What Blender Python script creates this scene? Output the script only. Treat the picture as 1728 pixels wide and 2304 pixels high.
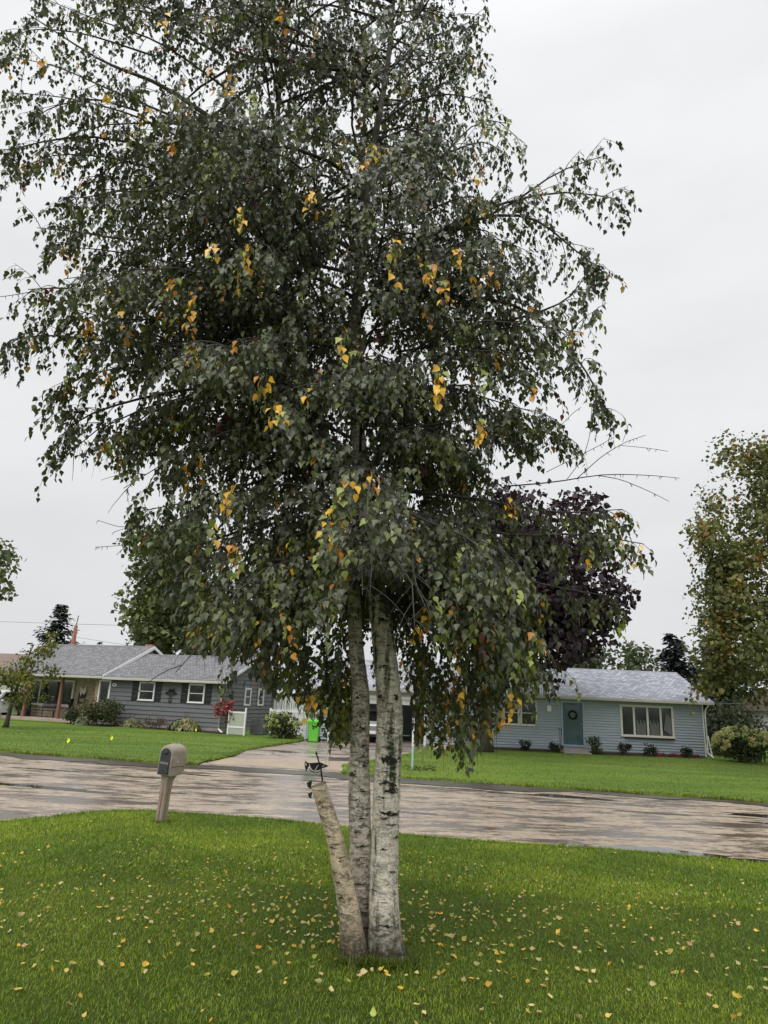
import bpy, math, random
import numpy as np
from mathutils import Vector, Matrix, noise as mnoise

random.seed(11)
rng = np.random.default_rng(7)
for o in list(bpy.data.objects):
    bpy.data.objects.remove(o)
scene = bpy.context.scene
COL = scene.collection

# ------------------------------------------------------------------ camera
EYE = np.array([0.0, 0.0, 1.62])
PITCH, ROLL, FPX = math.radians(15.15), math.radians(2.4), 1530.0
cam_data = bpy.data.cameras.new('camera')
cam = bpy.data.objects.new('camera', cam_data)
COL.objects.link(cam)
cam_data.sensor_fit = 'VERTICAL'
cam_data.sensor_height = 36.0
cam_data.lens = FPX / 2304.0 * 36.0
cam_data.clip_start = 0.05
cam_data.clip_end = 2000.0
cam.matrix_world = (Matrix.Translation(EYE.tolist()) @ Matrix.Rotation(math.pi / 2 + PITCH, 4, 'X')
                    @ Matrix.Rotation(ROLL, 4, 'Z'))
scene.camera = cam
_CM = np.array(cam.matrix_world.to_3x3())


def at(px, py, depth):
    """world point seen at photo pixel (1659 px wide) standing at a given distance in front of the camera"""
    s = 1728.0 / 1659.0
    d = _CM @ np.array([(px * s - 864) / FPX, -(py * s - 1152) / FPX, -1.0])
    return EYE + d * (depth / d[1])


# ------------------------------------------------------------------ sky and light (overcast)
world = bpy.data.worlds.new('World')
scene.world = world
world.use_nodes = True
nt = world.node_tree
nt.nodes.clear()
out = nt.nodes.new('ShaderNodeOutputWorld')
bg = nt.nodes.new('ShaderNodeBackground')
sky = nt.nodes.new('ShaderNodeTexSky')
sky.sky_type = 'NISHITA'
sky.sun_disc = False
SUN_EL, SUN_AZ = math.radians(58), math.radians(205)
sky.sun_elevation = SUN_EL
sky.sun_rotation = SUN_AZ
sky.air_density = 1.0
sky.dust_density = 4.0
hs = nt.nodes.new('ShaderNodeHueSaturation')
hs.inputs['Saturation'].default_value = 0.15
hs.inputs['Value'].default_value = 0.08
nt.links.new(sky.outputs[0], hs.inputs['Color'])
tc = nt.nodes.new('ShaderNodeTexCoord')
sep = nt.nodes.new('ShaderNodeSeparateXYZ')
nt.links.new(tc.outputs['Generated'], sep.inputs[0])
ramp = nt.nodes.new('ShaderNodeValToRGB')
ramp.color_ramp.elements[0].position = 0.0
ramp.color_ramp.elements[0].color = (0.545, 0.552, 0.565, 1)
ramp.color_ramp.elements[1].position = 1.0
ramp.color_ramp.elements[1].color = (1.35, 1.37, 1.40, 1)
e = ramp.color_ramp.elements.new(0.30)
e.color = (0.605, 0.612, 0.625, 1)
e = ramp.color_ramp.elements.new(0.75)
e.color = (0.675, 0.682, 0.695, 1)
nt.links.new(sep.outputs['Z'], ramp.inputs['Fac'])
mp = nt.nodes.new('ShaderNodeMapping')
mp.inputs['Scale'].default_value = (1.6, 1.6, 4.5)
nt.links.new(tc.outputs['Generated'], mp.inputs['Vector'])
nz = nt.nodes.new('ShaderNodeTexNoise')
nz.inputs['Scale'].default_value = 1.6
nz.inputs['Detail'].default_value = 5
nz.inputs['Roughness'].default_value = 0.55
nt.links.new(mp.outputs[0], nz.inputs['Vector'])
mr = nt.nodes.new('ShaderNodeMapRange')
mr.inputs['From Min'].default_value = 0.3
mr.inputs['From Max'].default_value = 0.7
mr.inputs['To Min'].default_value = 0.94
mr.inputs['To Max'].default_value = 1.06
nt.links.new(nz.outputs['Fac'], mr.inputs['Value'])
vm = nt.nodes.new('ShaderNodeVectorMath')
vm.operation = 'MULTIPLY'
nt.links.new(ramp.outputs['Color'], vm.inputs[0])
nt.links.new(mr.outputs[0], vm.inputs[1])
mixs = nt.nodes.new('ShaderNodeMixRGB')
mixs.inputs['Fac'].default_value = 0.92
nt.links.new(hs.outputs[0], mixs.inputs['Color1'])
nt.links.new(vm.outputs[0], mixs.inputs['Color2'])
nt.links.new(mixs.outputs[0], bg.inputs['Color'])
bg.inputs['Strength'].default_value = 1.0
nt.links.new(bg.outputs[0], out.inputs['Surface'])

sun_data = bpy.data.lights.new('sun', 'SUN')
sun_data.energy = 1.5
sun_data.angle = math.radians(60)
sun_data.color = (1.0, 0.975, 0.94)
sun = bpy.data.objects.new('sun', sun_data)
COL.objects.link(sun)
sd = Vector((math.sin(SUN_AZ) * math.cos(SUN_EL), math.cos(SUN_AZ) * math.cos(SUN_EL), math.sin(SUN_EL)))
sun.rotation_euler = sd.to_track_quat('Z', 'Y').to_euler()

vs = scene.view_settings
vs.view_transform = 'Standard'
vs.look = 'None'
vs.exposure = 0.46
vs.gamma = 1.0
vs.use_curve_mapping = False


# ------------------------------------------------------------------ helpers
def link(o, parent=None):
    COL.objects.link(o)
    if parent is not None:
        o.parent = parent
    return o


def tag(o, label=None, cat=None, group=None, kind=None):
    if label: o['label'] = label
    if cat: o['category'] = cat
    if group: o['group'] = group
    if kind: o['kind'] = kind
    return o


def thing(name, label, cat, loc=(0, 0, 0), rotz=0.0, group=None):
    o = bpy.data.objects.new(name, None)
    o.empty_display_size = 0.2
    COL.objects.link(o)
    o.location = loc
    o.rotation_euler = (0, 0, rotz)
    return tag(o, label, cat, group)


class MB:
    def __init__(s):
        s.v, s.f, s.uv = [], [], []

    def add(s, verts, faces, uvs=None):
        b = len(s.v)
        s.v += [tuple(map(float, p)) for p in verts]
        s.f += [tuple(b + i for i in f) for f in faces]
        if uvs is not None:
            s.uv += uvs
        return s

    def box(s, x0, x1, y0, y1, z0, z1, M=None):
        P = [(x, y, z) for z in (z0, z1) for y in (y0, y1) for x in (x0, x1)]
        if M is not None:
            P = [tuple(M @ Vector(p)) for p in P]
        return s.add(P, [(0, 2, 3, 1), (4, 5, 7, 6), (0, 1, 5, 4), (2, 6, 7, 3), (0, 4, 6, 2), (1, 3, 7, 5)])

    def tube(s, pts, rad, n=6, cap=True):
        pts = [np.array(p, float) for p in pts]
        if not hasattr(rad, '__len__'):
            rad = [rad] * len(pts)
        V, F = tube_arrays(np.array(pts), np.array(rad, float), n)
        s.add(V, F)
        if cap:
            b = len(s.v) - len(V)
            s.f.append(tuple(b + i for i in reversed(range(n))))
            s.f.append(tuple(b + len(V) - n + i for i in range(n)))
        return s

    def prism(s, outline, a, b, axis='y'):
        """extrude a 2-D outline; axis y: outline in (x,z), axis x: (y,z), axis z: (x,y)"""
        n = len(outline)
        def P(u, w, t):
            return {'y': (u, t, w), 'x': (t, u, w), 'z': (u, w, t)}[axis]
        V = [P(u, w, a) for u, w in outline] + [P(u, w, b) for u, w in outline]
        F = [(i, (i + 1) % n, n + (i + 1) % n, n + i) for i in range(n)]
        F += [tuple(reversed(range(n))), tuple(range(n, 2 * n))]
        return s.add(V, F)

    def lathe(s, prof, n=16, M=None):
        V, F = [], []
        for r, z in prof:
            for k in range(n):
                a = 2 * math.pi * k / n
                V.append((r * math.cos(a), r * math.sin(a), z))
        for i in range(len(prof) - 1):
            for k in range(n):
                F.append((i * n + k, i * n + (k + 1) % n, (i + 1) * n + (k + 1) % n, (i + 1) * n + k))
        F.append(tuple(reversed(range(n))))
        F.append(tuple((len(prof) - 1) * n + k for k in range(n)))
        if M is not None:
            V = [tuple(M @ Vector(p)) for p in V]
        return s.add(V, F)

    def quad_uv(s, P, UV):
        b = len(s.v)
        s.v += [tuple(map(float, p)) for p in P]
        s.f.append(tuple(range(b, b + len(P))))
        s.uv.append(UV)
        return s

    def build(s, name, mat, parent=None, smooth=False, bevel=0.0, mats=None):
        me = bpy.data.meshes.new(name)
        me.from_pydata(s.v, [], s.f)
        if s.uv and len(s.uv) == len(s.f):
            ul = me.uv_layers.new(name='UVMap')
            li = 0
            for f, uv in zip(s.f, s.uv):
                for k in range(len(f)):
                    ul.data[li].uv = uv[k]
                    li += 1
        me.validate()
        if smooth:
            for p in me.polygons:
                p.use_smooth = True
        if mat is not None:
            me.materials.append(mat)
        me.update()
        o = bpy.data.objects.new(name, me)
        link(o, parent)
        if bevel > 0:
            m = o.modifiers.new('bevel', 'BEVEL')
            m.width = bevel
            m.segments = 2
            m.limit_method = 'ANGLE'
        return o


def tube_arrays(P, R, n):
    k = len(P)
    T = np.gradient(P, axis=0) if k > 1 else np.array([[0, 0, 1.0]])
    T /= np.linalg.norm(T, axis=1)[:, None] + 1e-9
    ref = np.array([0, 0, 1.0]) if abs(T[:, 2]).mean() < 0.8 else np.array([0, 1.0, 0])
    A = np.cross(T, ref)
    A /= np.linalg.norm(A, axis=1)[:, None] + 1e-9
    B = np.cross(T, A)
    ang = np.linspace(0, 2 * np.pi, n, endpoint=False)
    V = (P[:, None, :] + R[:, None, None] * (np.cos(ang)[None, :, None] * A[:, None, :] + np.sin(ang)[None, :, None] * B[:, None, :])).reshape(-1, 3)
    F = []
    for i in range(k - 1):
        for j in range(n):
            j2 = (j + 1) % n
            F.append((i * n + j, i * n + j2, (i + 1) * n + j2, (i + 1) * n + j))
    return V, F


def tri_mesh(name, V, F, mat, parent=None, col=None, smooth=False):
    """large triangle mesh from numpy arrays, colour per vertex"""
    V = np.ascontiguousarray(V, np.float32)
    F = np.ascontiguousarray(F, np.int32)
    me = bpy.data.meshes.new(name)
    me.vertices.add(len(V))
    me.vertices.foreach_set('co', V.ravel())
    me.loops.add(F.size)
    me.loops.foreach_set('vertex_index', F.ravel())
    me.polygons.add(len(F))
    me.polygons.foreach_set('loop_start', np.arange(0, F.size, 3, dtype=np.int32))
    if smooth:
        me.polygons.foreach_set('use_smooth', np.ones(len(F), bool))
    if col is not None:
        a = me.attributes.new('col', 'FLOAT_COLOR', 'POINT')
        c = np.ones((len(V), 4), np.float32)
        c[:, :3] = col
        a.data.foreach_set('color', c.ravel())
    me.materials.append(mat)
    me.update(calc_edges=True)
    me.validate()
    o = bpy.data.objects.new(name, me)
    return link(o, parent)


def unit(a):
    return a / (np.linalg.norm(a, axis=-1, keepdims=True) + 1e-9)


def scatter(T, F, pos, axis, normal, size):
    """copies of a small template (verts T: side, along, off-plane; faces F) as arrays"""
    axis = unit(axis)
    side = unit(np.cross(axis, normal))
    nrm = np.cross(side, axis)
    size = np.asarray(size)
    if size.ndim == 1:
        size = np.repeat(size[:, None], 3, 1)
    V = (pos[:, None, :] + T[None, :, 0:1] * (side * size[:, 0:1])[:, None, :]
         + T[None, :, 1:2] * (axis * size[:, 1:2])[:, None, :] + T[None, :, 2:3] * (nrm * size[:, 2:3])[:, None, :])
    N, K = len(pos), len(T)
    FF = (F[None] + (np.arange(N) * K)[:, None, None]).reshape(-1, 3)
    return V.reshape(-1, 3), FF


# ------------------------------------------------------------------ materials
class NB:
    def __init__(s, name):
        s.m = bpy.data.materials.new(name)
        s.m.use_nodes = True
        s.t = s.m.node_tree
        s.b = s.t.nodes['Principled BSDF']
        s.c = None

    def n(s, kind, **kw):
        x = s.t.nodes.new(kind)
        for k, v in kw.items():
            if k in x.inputs.keys():
                x.inputs[k].default_value = v
            else:
                setattr(x, k, v)
        return x

    def l(s, a, b):
        s.t.links.new(a, b)

    def coord(s, which='Object'):
        if s.c is None:
            s.c = s.n('ShaderNodeTexCoord')
        return s.c.outputs[which]

    def mapping(s, scale=(1, 1, 1), rot=(0, 0, 0), which='Object', loc=(0, 0, 0)):
        m = s.n('ShaderNodeMapping')
        m.inputs['Scale'].default_value = scale
        m.inputs['Rotation'].default_value = rot
        m.inputs['Location'].default_value = loc
        s.l(s.coord(which), m.inputs['Vector'])
        return m.outputs[0]

    def noise(s, vec, scale, detail=4, rough=0.55):
        x = s.n('ShaderNodeTexNoise')
        x.inputs['Scale'].default_value = scale
        x.inputs['Detail'].default_value = detail
        x.inputs['Roughness'].default_value = rough
        s.l(vec, x.inputs['Vector'])
        return x.outputs['Fac']

    def ramp(s, fac, stops):
        r = s.n('ShaderNodeValToRGB')
        els = r.color_ramp.elements
        while len(els) < len(stops):
            els.new(0.5)
        for el, (p, c) in zip(els, stops):
            el.position = p
            el.color = tuple(c) + (1,) if len(c) == 3 else c
        s.l(fac, r.inputs['Fac'])
        return r.outputs['Color']

    def mix(s, fac, a, b, mode='MIX'):
        x = s.n('ShaderNodeMixRGB', blend_type=mode)
        for sock, val in ((x.inputs['Fac'], fac), (x.inputs['Color1'], a), (x.inputs['Color2'], b)):
            if isinstance(val, (int, float)):
                sock.default_value = val
            elif isinstance(val, tuple):
                sock.default_value = val + (1,) if len(val) == 3 else val
            else:
                s.l(val, sock)
        return x.outputs[0]

    def step(s, fac, a, b, lo=0.0, hi=1.0):
        x = s.n('ShaderNodeMapRange')
        x.inputs['From Min'].default_value = a
        x.inputs['From Max'].default_value = b
        x.inputs['To Min'].default_value = lo
        x.inputs['To Max'].default_value = hi
        s.l(fac, x.inputs['Value'])
        return x.outputs[0]

    def bump(s, h, strength=0.3, dist=0.01):
        x = s.n('ShaderNodeBump')
        x.inputs['Strength'].default_value = strength
        x.inputs['Distance'].default_value = dist
        s.l(h, x.inputs['Height'])
        s.l(x.outputs[0], s.b.inputs['Normal'])

    def done(s, color, rough=0.7, spec=0.5, metal=0.0):
        for sock, val in ((s.b.inputs['Base Color'], color), (s.b.inputs['Roughness'], rough)):
            if isinstance(val, (int, float)):
                sock.default_value = val
            elif isinstance(val, tuple):
                sock.default_value = val + (1,)
            else:
                s.l(val, sock)
        s.b.inputs['Specular IOR Level'].default_value = spec
        s.b.inputs['Metallic'].default_value = metal
        return s.m


def plain(name, c, rough=0.6, var=0.18, scale=6.0, spec=0.4, metal=0.0, bump=0.0, stretch=(1, 1, 1)):
    b = NB(name)
    v = b.mapping(stretch)
    f = b.noise(v, scale, 6, 0.6)
    f2 = b.noise(v, scale * 9, 3, 0.6)
    c = np.array(c)
    col = b.ramp(f, [(0.28, tuple(c * (1 - var))), (0.72, tuple(np.minimum(c * (1 + var), 1)))])
    col = b.mix(b.step(f2, 0.35, 0.75, 0, 0.35 * min(1, var * 3)), col, tuple(c * (1 - 1.6 * min(var, 0.5))))
    if bump:
        b.bump(f2, bump, 0.01)
    return b.done(col, rough, spec, metal)


def foliage_mat(name, trans=0.3, rough=0.45, spec=0.4):
    b = NB(name)
    a = b.n('ShaderNodeAttribute')
    a.attribute_name = 'col'
    b.done(a.outputs['Color'], rough, spec)
    tr = b.n('ShaderNodeBsdfTranslucent')
    mixc = b.mix(1.0, a.outputs['Color'], (1.15, 1.2, 0.55), 'MULTIPLY')
    b.l(mixc, tr.inputs['Color'])
    ms = b.n('ShaderNodeMixShader')
    ms.inputs[0].default_value = trans
    b.l(b.b.outputs[0], ms.inputs[1])
    b.l(tr.outputs[0], ms.inputs[2])
    b.l(ms.outputs[0], b.t.nodes['Material Output'].inputs['Surface'])
    return b.m


def shingle_mat(name, c1, c2, mortar, bw=0.32, bh=0.14):
    b = NB(name)
    v = b.coord('UV')
    br = b.n('ShaderNodeTexBrick')
    br.offset = 0.5
    br.inputs['Scale'].default_value = 1.0
    br.inputs['Brick Width'].default_value = bw
    br.inputs['Row Height'].default_value = bh
    br.inputs['Mortar Size'].default_value = 0.02
    br.inputs['Mortar Smooth'].default_value = 0.4
    br.inputs['Color1'].default_value = c1 + (1,)
    br.inputs['Color2'].default_value = c2 + (1,)
    br.inputs['Mortar'].default_value = mortar + (1,)
    wob = b.n('ShaderNodeTexNoise')
    wob.inputs['Scale'].default_value = 2.2
    b.l(v, wob.inputs['Vector'])
    va = b.n('ShaderNodeVectorMath', operation='SCALE')
    va.inputs['Scale'].default_value = 0.10
    b.l(wob.outputs['Color'], va.inputs[0])
    vb = b.n('ShaderNodeVectorMath', operation='ADD')
    b.l(v, vb.inputs[0])
    b.l(va.outputs[0], vb.inputs[1])
    b.l(vb.outputs[0], br.inputs['Vector'])
    br.inputs['Bias'].default_value = -0.1
    f = b.noise(v, 0.8, 5, 0.6)
    col = b.mix(b.step(f, 0.35, 0.7, 0, 0.22), br.outputs['Color'], mortar)
    f2 = b.noise(v, 30, 2, 0.6)
    col = b.mix(b.step(f2, 0.3, 0.8, 0.0, 0.15), col, c2)
    b.bump(br.outputs['Fac'], 0.5, -0.02)
    return b.done(col, 0.62, 0.4)


MAT = {}
MAT['leaf'] = foliage_mat('birch leaf', 0.20, 0.40, 0.55)
MAT['foliage'] = foliage_mat('far foliage', 0.25, 0.55, 0.35)
MAT['grass'] = foliage_mat('grass blade', 0.3, 0.45, 0.35)
MAT['fallen'] = foliage_mat('fallen leaf', 0.1, 0.5, 0.4)
MAT['white'] = plain('white vinyl', (0.78, 0.78, 0.77), 0.45, 0.06)
MAT['cream'] = plain('cream trim', (0.66, 0.63, 0.56), 0.5, 0.08)
MAT['greyboard'] = plain('grey painted board', (0.145, 0.148, 0.155), 0.55, 0.14, 3.0, stretch=(0.6, 1, 4))
MAT['soffit'] = plain('grey soffit', (0.27, 0.29, 0.30), 0.6, 0.1)
MAT['blueboard'] = plain('pale blue vinyl siding', (0.34, 0.395, 0.43), 0.5, 0.1, 2.0, stretch=(0.5, 1, 3))
MAT['tealdoor'] = plain('teal door paint', (0.055, 0.11, 0.135), 0.35, 0.1)
MAT['shutter'] = plain('black shutter', (0.018, 0.019, 0.024), 0.5, 0.2)
MAT['iron'] = plain('black iron', (0.012, 0.012, 0.013), 0.45, 0.2)
MAT['cedar'] = plain('red brown post', (0.27, 0.13, 0.09), 0.6, 0.25, 3, stretch=(2, 2, 0.4))
MAT['tanpost'] = plain('tan wooden post', (0.36, 0.23, 0.14), 0.6, 0.2, 3)
MAT['concrete'] = plain('porch concrete', (0.42, 0.34, 0.28), 0.7, 0.15, 3)
MAT['foundation'] = plain('foundation', (0.30, 0.28, 0.26), 0.8, 0.15, 5)
MAT['mulch'] = plain('dark mulch', (0.045, 0.022, 0.018), 0.9, 0.4, 12, bump=0.8)
MAT['inside'] = plain('dark interior', (0.05, 0.05, 0.052), 0.9, 0.1)
MAT['gutter'] = plain('weathered gutter', (0.50, 0.48, 0.43), 0.45, 0.18, 1.5, stretch=(0.4, 1, 1))
MAT['mbox'] = plain('beige plastic mailbox', (0.33, 0.275, 0.215), 0.55, 0.22, 9, bump=0.15)
MAT['mdoor'] = plain('dark grey plastic', (0.045, 0.047, 0.052), 0.4, 0.2)
MAT['bingreen'] = plain('bright green plastic', (0.14, 0.52, 0.06), 0.4, 0.08)
MAT['rubber'] = plain('black rubber', (0.012, 0.012, 0.012), 0.7, 0.2)
MAT['rust'] = plain('rust painted pole', (0.42, 0.19, 0.13), 0.7, 0.3)
MAT['carwhite'] = plain('white car paint', (0.75, 0.76, 0.77), 0.2, 0.03, spec=0.6)
MAT['acgrey'] = plain('grey sheet metal', (0.11, 0.115, 0.12), 0.5, 0.15)
MAT['twig'] = plain('dark twig', (0.045, 0.036, 0.030), 0.7, 0.3, 20)
MAT['bark'] = plain('grey bark', (0.075, 0.062, 0.05), 0.9, 0.35, 6, bump=0.8, stretch=(3, 3, 0.7))
MAT['branch'] = plain('birch branch', (0.065, 0.056, 0.048), 0.65, 0.45, 14)
MAT['scar'] = plain('black bark scar', (0.028, 0.026, 0.018), 0.8, 0.4, 30, bump=0.6)
MAT['cutwood'] = plain('weathered cut wood', (0.34, 0.27, 0.19), 0.8, 0.3, 20)
MAT['stone'] = plain('tan stone', (0.43, 0.36, 0.27), 0.8, 0.2, 3, bump=0.4)
MAT['yellow'] = plain('yellow flag', (0.75, 0.80, 0.05), 0.5, 0.05)
MAT['bluestake'] = plain('pale blue stake', (0.38, 0.55, 0.60), 0.5, 0.2)
MAT['lattice'] = plain('pale screen panel', (0.40, 0.42, 0.36), 0.5, 0.08)
MAT['shedroof'] = plain('brown roof', (0.20, 0.15, 0.12), 0.8, 0.2, 3)
MAT['chrome'] = plain('chrome', (0.5, 0.5, 0.52), 0.2, 0.05, metal=0.9)
MAT['lampglass'] = plain('headlight', (0.55, 0.57, 0.6), 0.1, 0.05, spec=0.7)
MAT['roof_left'] = shingle_mat('grey asphalt shingles', (0.13, 0.13, 0.14), (0.27, 0.27, 0.285), (0.075, 0.075, 0.08), 0.22, 0.17)
MAT['roof_right'] = shingle_mat('pale blue grey shingles', (0.22, 0.23, 0.27), (0.52, 0.54, 0.60), (0.15, 0.155, 0.175), 0.24, 0.18)


def glass_mat(name, c, rough=0.06):
    b = NB(name)
    f = b.noise(b.mapping((0.8, 0.8, 0.5)), 2.0, 3, 0.5)
    c = np.array(c)
    return b.done(b.ramp(f, [(0.3, tuple(c * 0.5)), (0.7, tuple(c * 1.8))]), rough, 0.6)


MAT['glass'] = glass_mat('dark window glass', (0.022, 0.026, 0.028))
MAT['curtain'] = plain('grey curtain', (0.16, 0.17, 0.165), 0.8, 0.25, 3, stretch=(4, 1, 0.3))


def bark_mat(name, light, mid, moss, seed=0.0):
    b = NB(name)
    v = b.mapping((1, 1, 1))
    L_ = (seed, seed * 1.7, seed * 0.6)
    fine = b.noise(b.mapping((1, 1, 1.2), loc=L_), 60, 4, 0.8)
    fine2 = b.noise(b.mapping((1, 1, 2.0), loc=L_), 17, 8, 0.80)
    big = b.noise(b.mapping((1, 1, 0.6), loc=L_), 5, 4, 0.6)
    band = b.noise(b.mapping((0.35, 0.35, 2.2), loc=L_), 3.0, 5, 0.6)
    streak = b.noise(b.mapping((0.8, 0.8, 6.5), loc=L_), 8, 5, 0.62)
    col = b.ramp(big, [(0.32, mid), (0.60, light)])
    col = b.mix(b.step(fine, 0.49, 0.64, 0.0, 0.7), col, tuple(np.array(mid) * 0.28))
    col = b.mix(b.mix(1.0, b.step(fine2, 0.47, 0.55, 0.0, 0.92), b.step(band, 0.40, 0.58, 0.35, 1.0), 'MULTIPLY'), col, tuple(np.array(mid) * 0.14))
    col = b.mix(b.step(streak, 0.61, 0.69, 0.0, 0.85), col, (0.035, 0.028, 0.024))
    mossn = b.noise(b.mapping((4.2, 4.2, 0.55), loc=L_), 2.0, 6, 0.62)
    mossf = b.mix(1.0, b.step(mossn, 0.49, 0.58, 0.0, moss), b.step(fine2, 0.34, 0.52, 0.30, 1.0), 'MULTIPLY')
    col = b.mix(mossf, col, (0.034, 0.044, 0.018))
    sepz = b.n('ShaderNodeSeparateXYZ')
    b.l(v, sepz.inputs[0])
    low = b.step(sepz.outputs['Z'], 0.07, 0.40, 1.0, 0.0)
    rough_low = b.noise(v, 26, 6, 0.75)
    lowmask = b.mix(1.0, low, b.step(rough_low, 0.40, 0.54, 0.72, 1.0), 'MULTIPLY')
    col = b.mix(lowmask, col, (0.038, 0.032, 0.021))
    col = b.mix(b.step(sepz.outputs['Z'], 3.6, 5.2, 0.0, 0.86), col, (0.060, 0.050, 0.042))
    b.bump(b.mix(0.5, fine2, streak), 1.0, 0.015)
    return b.done(col, 0.8, 0.25)


MAT['bark_white'] = bark_mat('white birch bark', (0.93, 0.86, 0.73), (0.72, 0.64, 0.51), 1.0, 2.3)
MAT['bark_pink'] = bark_mat('greyer birch bark', (0.93, 0.84, 0.72), (0.74, 0.64, 0.53), 0.35, 5.1)
MAT['bark_tan'] = bark_mat('tan dead bark', (0.90, 0.76, 0.54), (0.70, 0.56, 0.38), 0.35, 8.7)

ROAD_YAW = math.radians(-13.0)


def road_mat():
    b = NB('wet chip seal road')
    rot = (0, 0, -ROAD_YAW)
    grain = b.noise(b.mapping((1, 1, 1)), 70, 3, 0.8)
    grain2 = b.noise(b.mapping((0.7, 1.2, 1), rot), 9, 6, 0.75)
    big = b.noise(b.mapping((0.3, 0.8, 1), rot), 1.1, 6, 0.65)
    wet = b.noise(b.mapping((0.30, 1.0, 1), rot, loc=(3.3, 1.7, 0)), 1.3, 10, 0.74)
    wet2 = b.noise(b.mapping((0.42, 1.7, 1), rot, loc=(13.3, 5.7, 0)), 2.4, 10, 0.76)
    col = b.ramp(big, [(0.3, (0.35, 0.275, 0.19)), (0.7, (0.54, 0.435, 0.31))])
    col = b.mix(b.step(grain, 0.40, 0.62, 0.0, 0.85), col, (0.13, 0.10, 0.085))
    col = b.mix(b.step(grain2, 0.48, 0.62, 0.0, 0.5), col, (0.60, 0.51, 0.42))
    w1 = b.step(wet, 0.495, 0.55, 0.0, 0.95)
    w2 = b.step(wet2, 0.515, 0.57, 0.0, 0.92)
    w = b.mix(1.0, w1, w2, 'LIGHTEN')
    col = b.mix(b.mix(1.0, w, (0.90, 0.90, 0.90), 'MULTIPLY'), col, (0.070, 0.053, 0.039))
    r = b.mix(w, (0.44, 0.44, 0.44), (0.16, 0.16, 0.16))
    bh = b.mix(w, grain, (0.5, 0.5, 0.5))
    b.bump(bh, 0.5, 0.010)
    return b.done(col, r, 0.32)


def drive_mat():
    b = NB('wet concrete drive')
    n1 = b.noise(b.mapping((1, 1, 1)), 0.9, 6, 0.6)
    n2 = b.noise(b.mapping((0.5, 1.6, 1)), 0.8, 5, 0.6)
    g = b.noise(b.mapping((1, 1, 1)), 30, 3, 0.6)
    col = b.ramp(n1, [(0.3, (0.25, 0.20, 0.17)), (0.7, (0.38, 0.31, 0.26))])
    col = b.mix(b.step(g, 0.4, 0.8, 0, 0.4), col, (0.14, 0.11, 0.095))
    w = b.step(n2, 0.50, 0.58, 0.0, 1.0)
    col = b.mix(b.mix(1.0, w, (0.6, 0.6, 0.6), 'MULTIPLY'), col, (0.09, 0.075, 0.06))
    vo = b.n('ShaderNodeTexVoronoi', feature='DISTANCE_TO_EDGE')
    vo.inputs['Scale'].default_value = 0.45
    wv = b.n('ShaderNodeVectorMath', operation='ADD')
    nn = b.n('ShaderNodeTexNoise')
    nn.inputs['Scale'].default_value = 1.2
    b.l(b.coord('Object'), nn.inputs['Vector'])
    b.l(b.coord('Object'), wv.inputs[0])
    b.l(nn.outputs['Color'], wv.inputs[1])
    b.l(wv.outputs[0], vo.inputs['Vector'])
    crack = b.step(vo.outputs['Distance'], 0.0, 0.025, 1.0, 0.0)
    col = b.mix(crack, col, (0.05, 0.06, 0.03))
    r = b.mix(w, (0.45, 0.45, 0.45), (0.08, 0.08, 0.08))
    return b.done(col, r, 0.5)


def gravel_mat():
    b = NB('pale gravel')
    vo = b.n('ShaderNodeTexVoronoi')
    vo.inputs['Scale'].default_value = 22
    b.l(b.coord('Object'), vo.inputs['Vector'])
    col = b.mix(0.55, (0.42, 0.34, 0.25), vo.outputs['Color'], 'MULTIPLY')
    n1 = b.noise(b.coord('Object'), 1.5, 4, 0.6)
    col = b.mix(b.step(n1, 0.3, 0.7, 0.2, 0.8), (0.42, 0.345, 0.25), col)
    b.bump(vo.outputs['Distance'], 0.8, 0.03)
    return b.done(col, 0.7, 0.3)


def lawn_mat(name, c1, c2, far=False):
    b = NB(name)
    n1 = b.noise(b.mapping((0.22, 1.0, 1), (0, 0, 0.2)), 0.75, 6, 0.62)
    n2 = b.noise(b.mapping((1, 1, 1)), 7 if far else 40, 5, 0.7)
    n3 = b.noise(b.mapping((1, 1, 1)), 3.0, 4, 0.6)
    col = b.ramp(n1, [(0.36, c1), (0.64, c2)])
    col = b.mix(b.step(n2, 0.4, 0.75, 0, 0.55), col, tuple(np.array(c1) * 0.45))
    col = b.mix(b.step(n3, 0.5, 0.8, 0, 0.3), col, tuple(np.minimum(np.array(c2) * 1.25, 1)))
    b.bump(n2, 0.9, 0.05)
    return b.done(col, 0.8, 0.2)


MAT['road'] = road_mat()
MAT['drive'] = drive_mat()
MAT['gravel'] = gravel_mat()
MAT['lawn_near'] = lawn_mat('soil under grass', (0.055, 0.085, 0.008), (0.085, 0.125, 0.009))
MAT['lawn_far'] = lawn_mat('mown lawn', (0.065, 0.125, 0.014), (0.140, 0.205, 0.022), True)
MAT['ground'] = lawn_mat('ground', (0.05, 0.085, 0.02), (0.07, 0.11, 0.025), True)
bw = NB('standing water')
wn = bw.noise(bw.mapping((1, 1, 1)), 3.0, 2, 0.5)
bw.bump(wn, 0.03, 0.01)
MAT['water'] = bw.done((0.030, 0.027, 0.022), 0.03, 0.5)


bg_ = NB('wet gutter silt')
gn = bg_.noise(bg_.mapping((0.6, 2, 1), (0, 0, -ROAD_YAW)), 1.5, 6, 0.65)
MAT['dark_reflection'] = bg_.done(bg_.ramp(gn, [(0.35, (0.030, 0.028, 0.018)), (0.65, (0.085, 0.075, 0.055))]), 0.30, 0.14)  # shallow water over dark asphalt; its dark reflections are painted into the colour


def clear_pane():
    b = NB('storm glass')
    return b.done((0.06, 0.10, 0.11), 0.08, 0.6)


MAT['stormglass'] = clear_pane()

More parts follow.
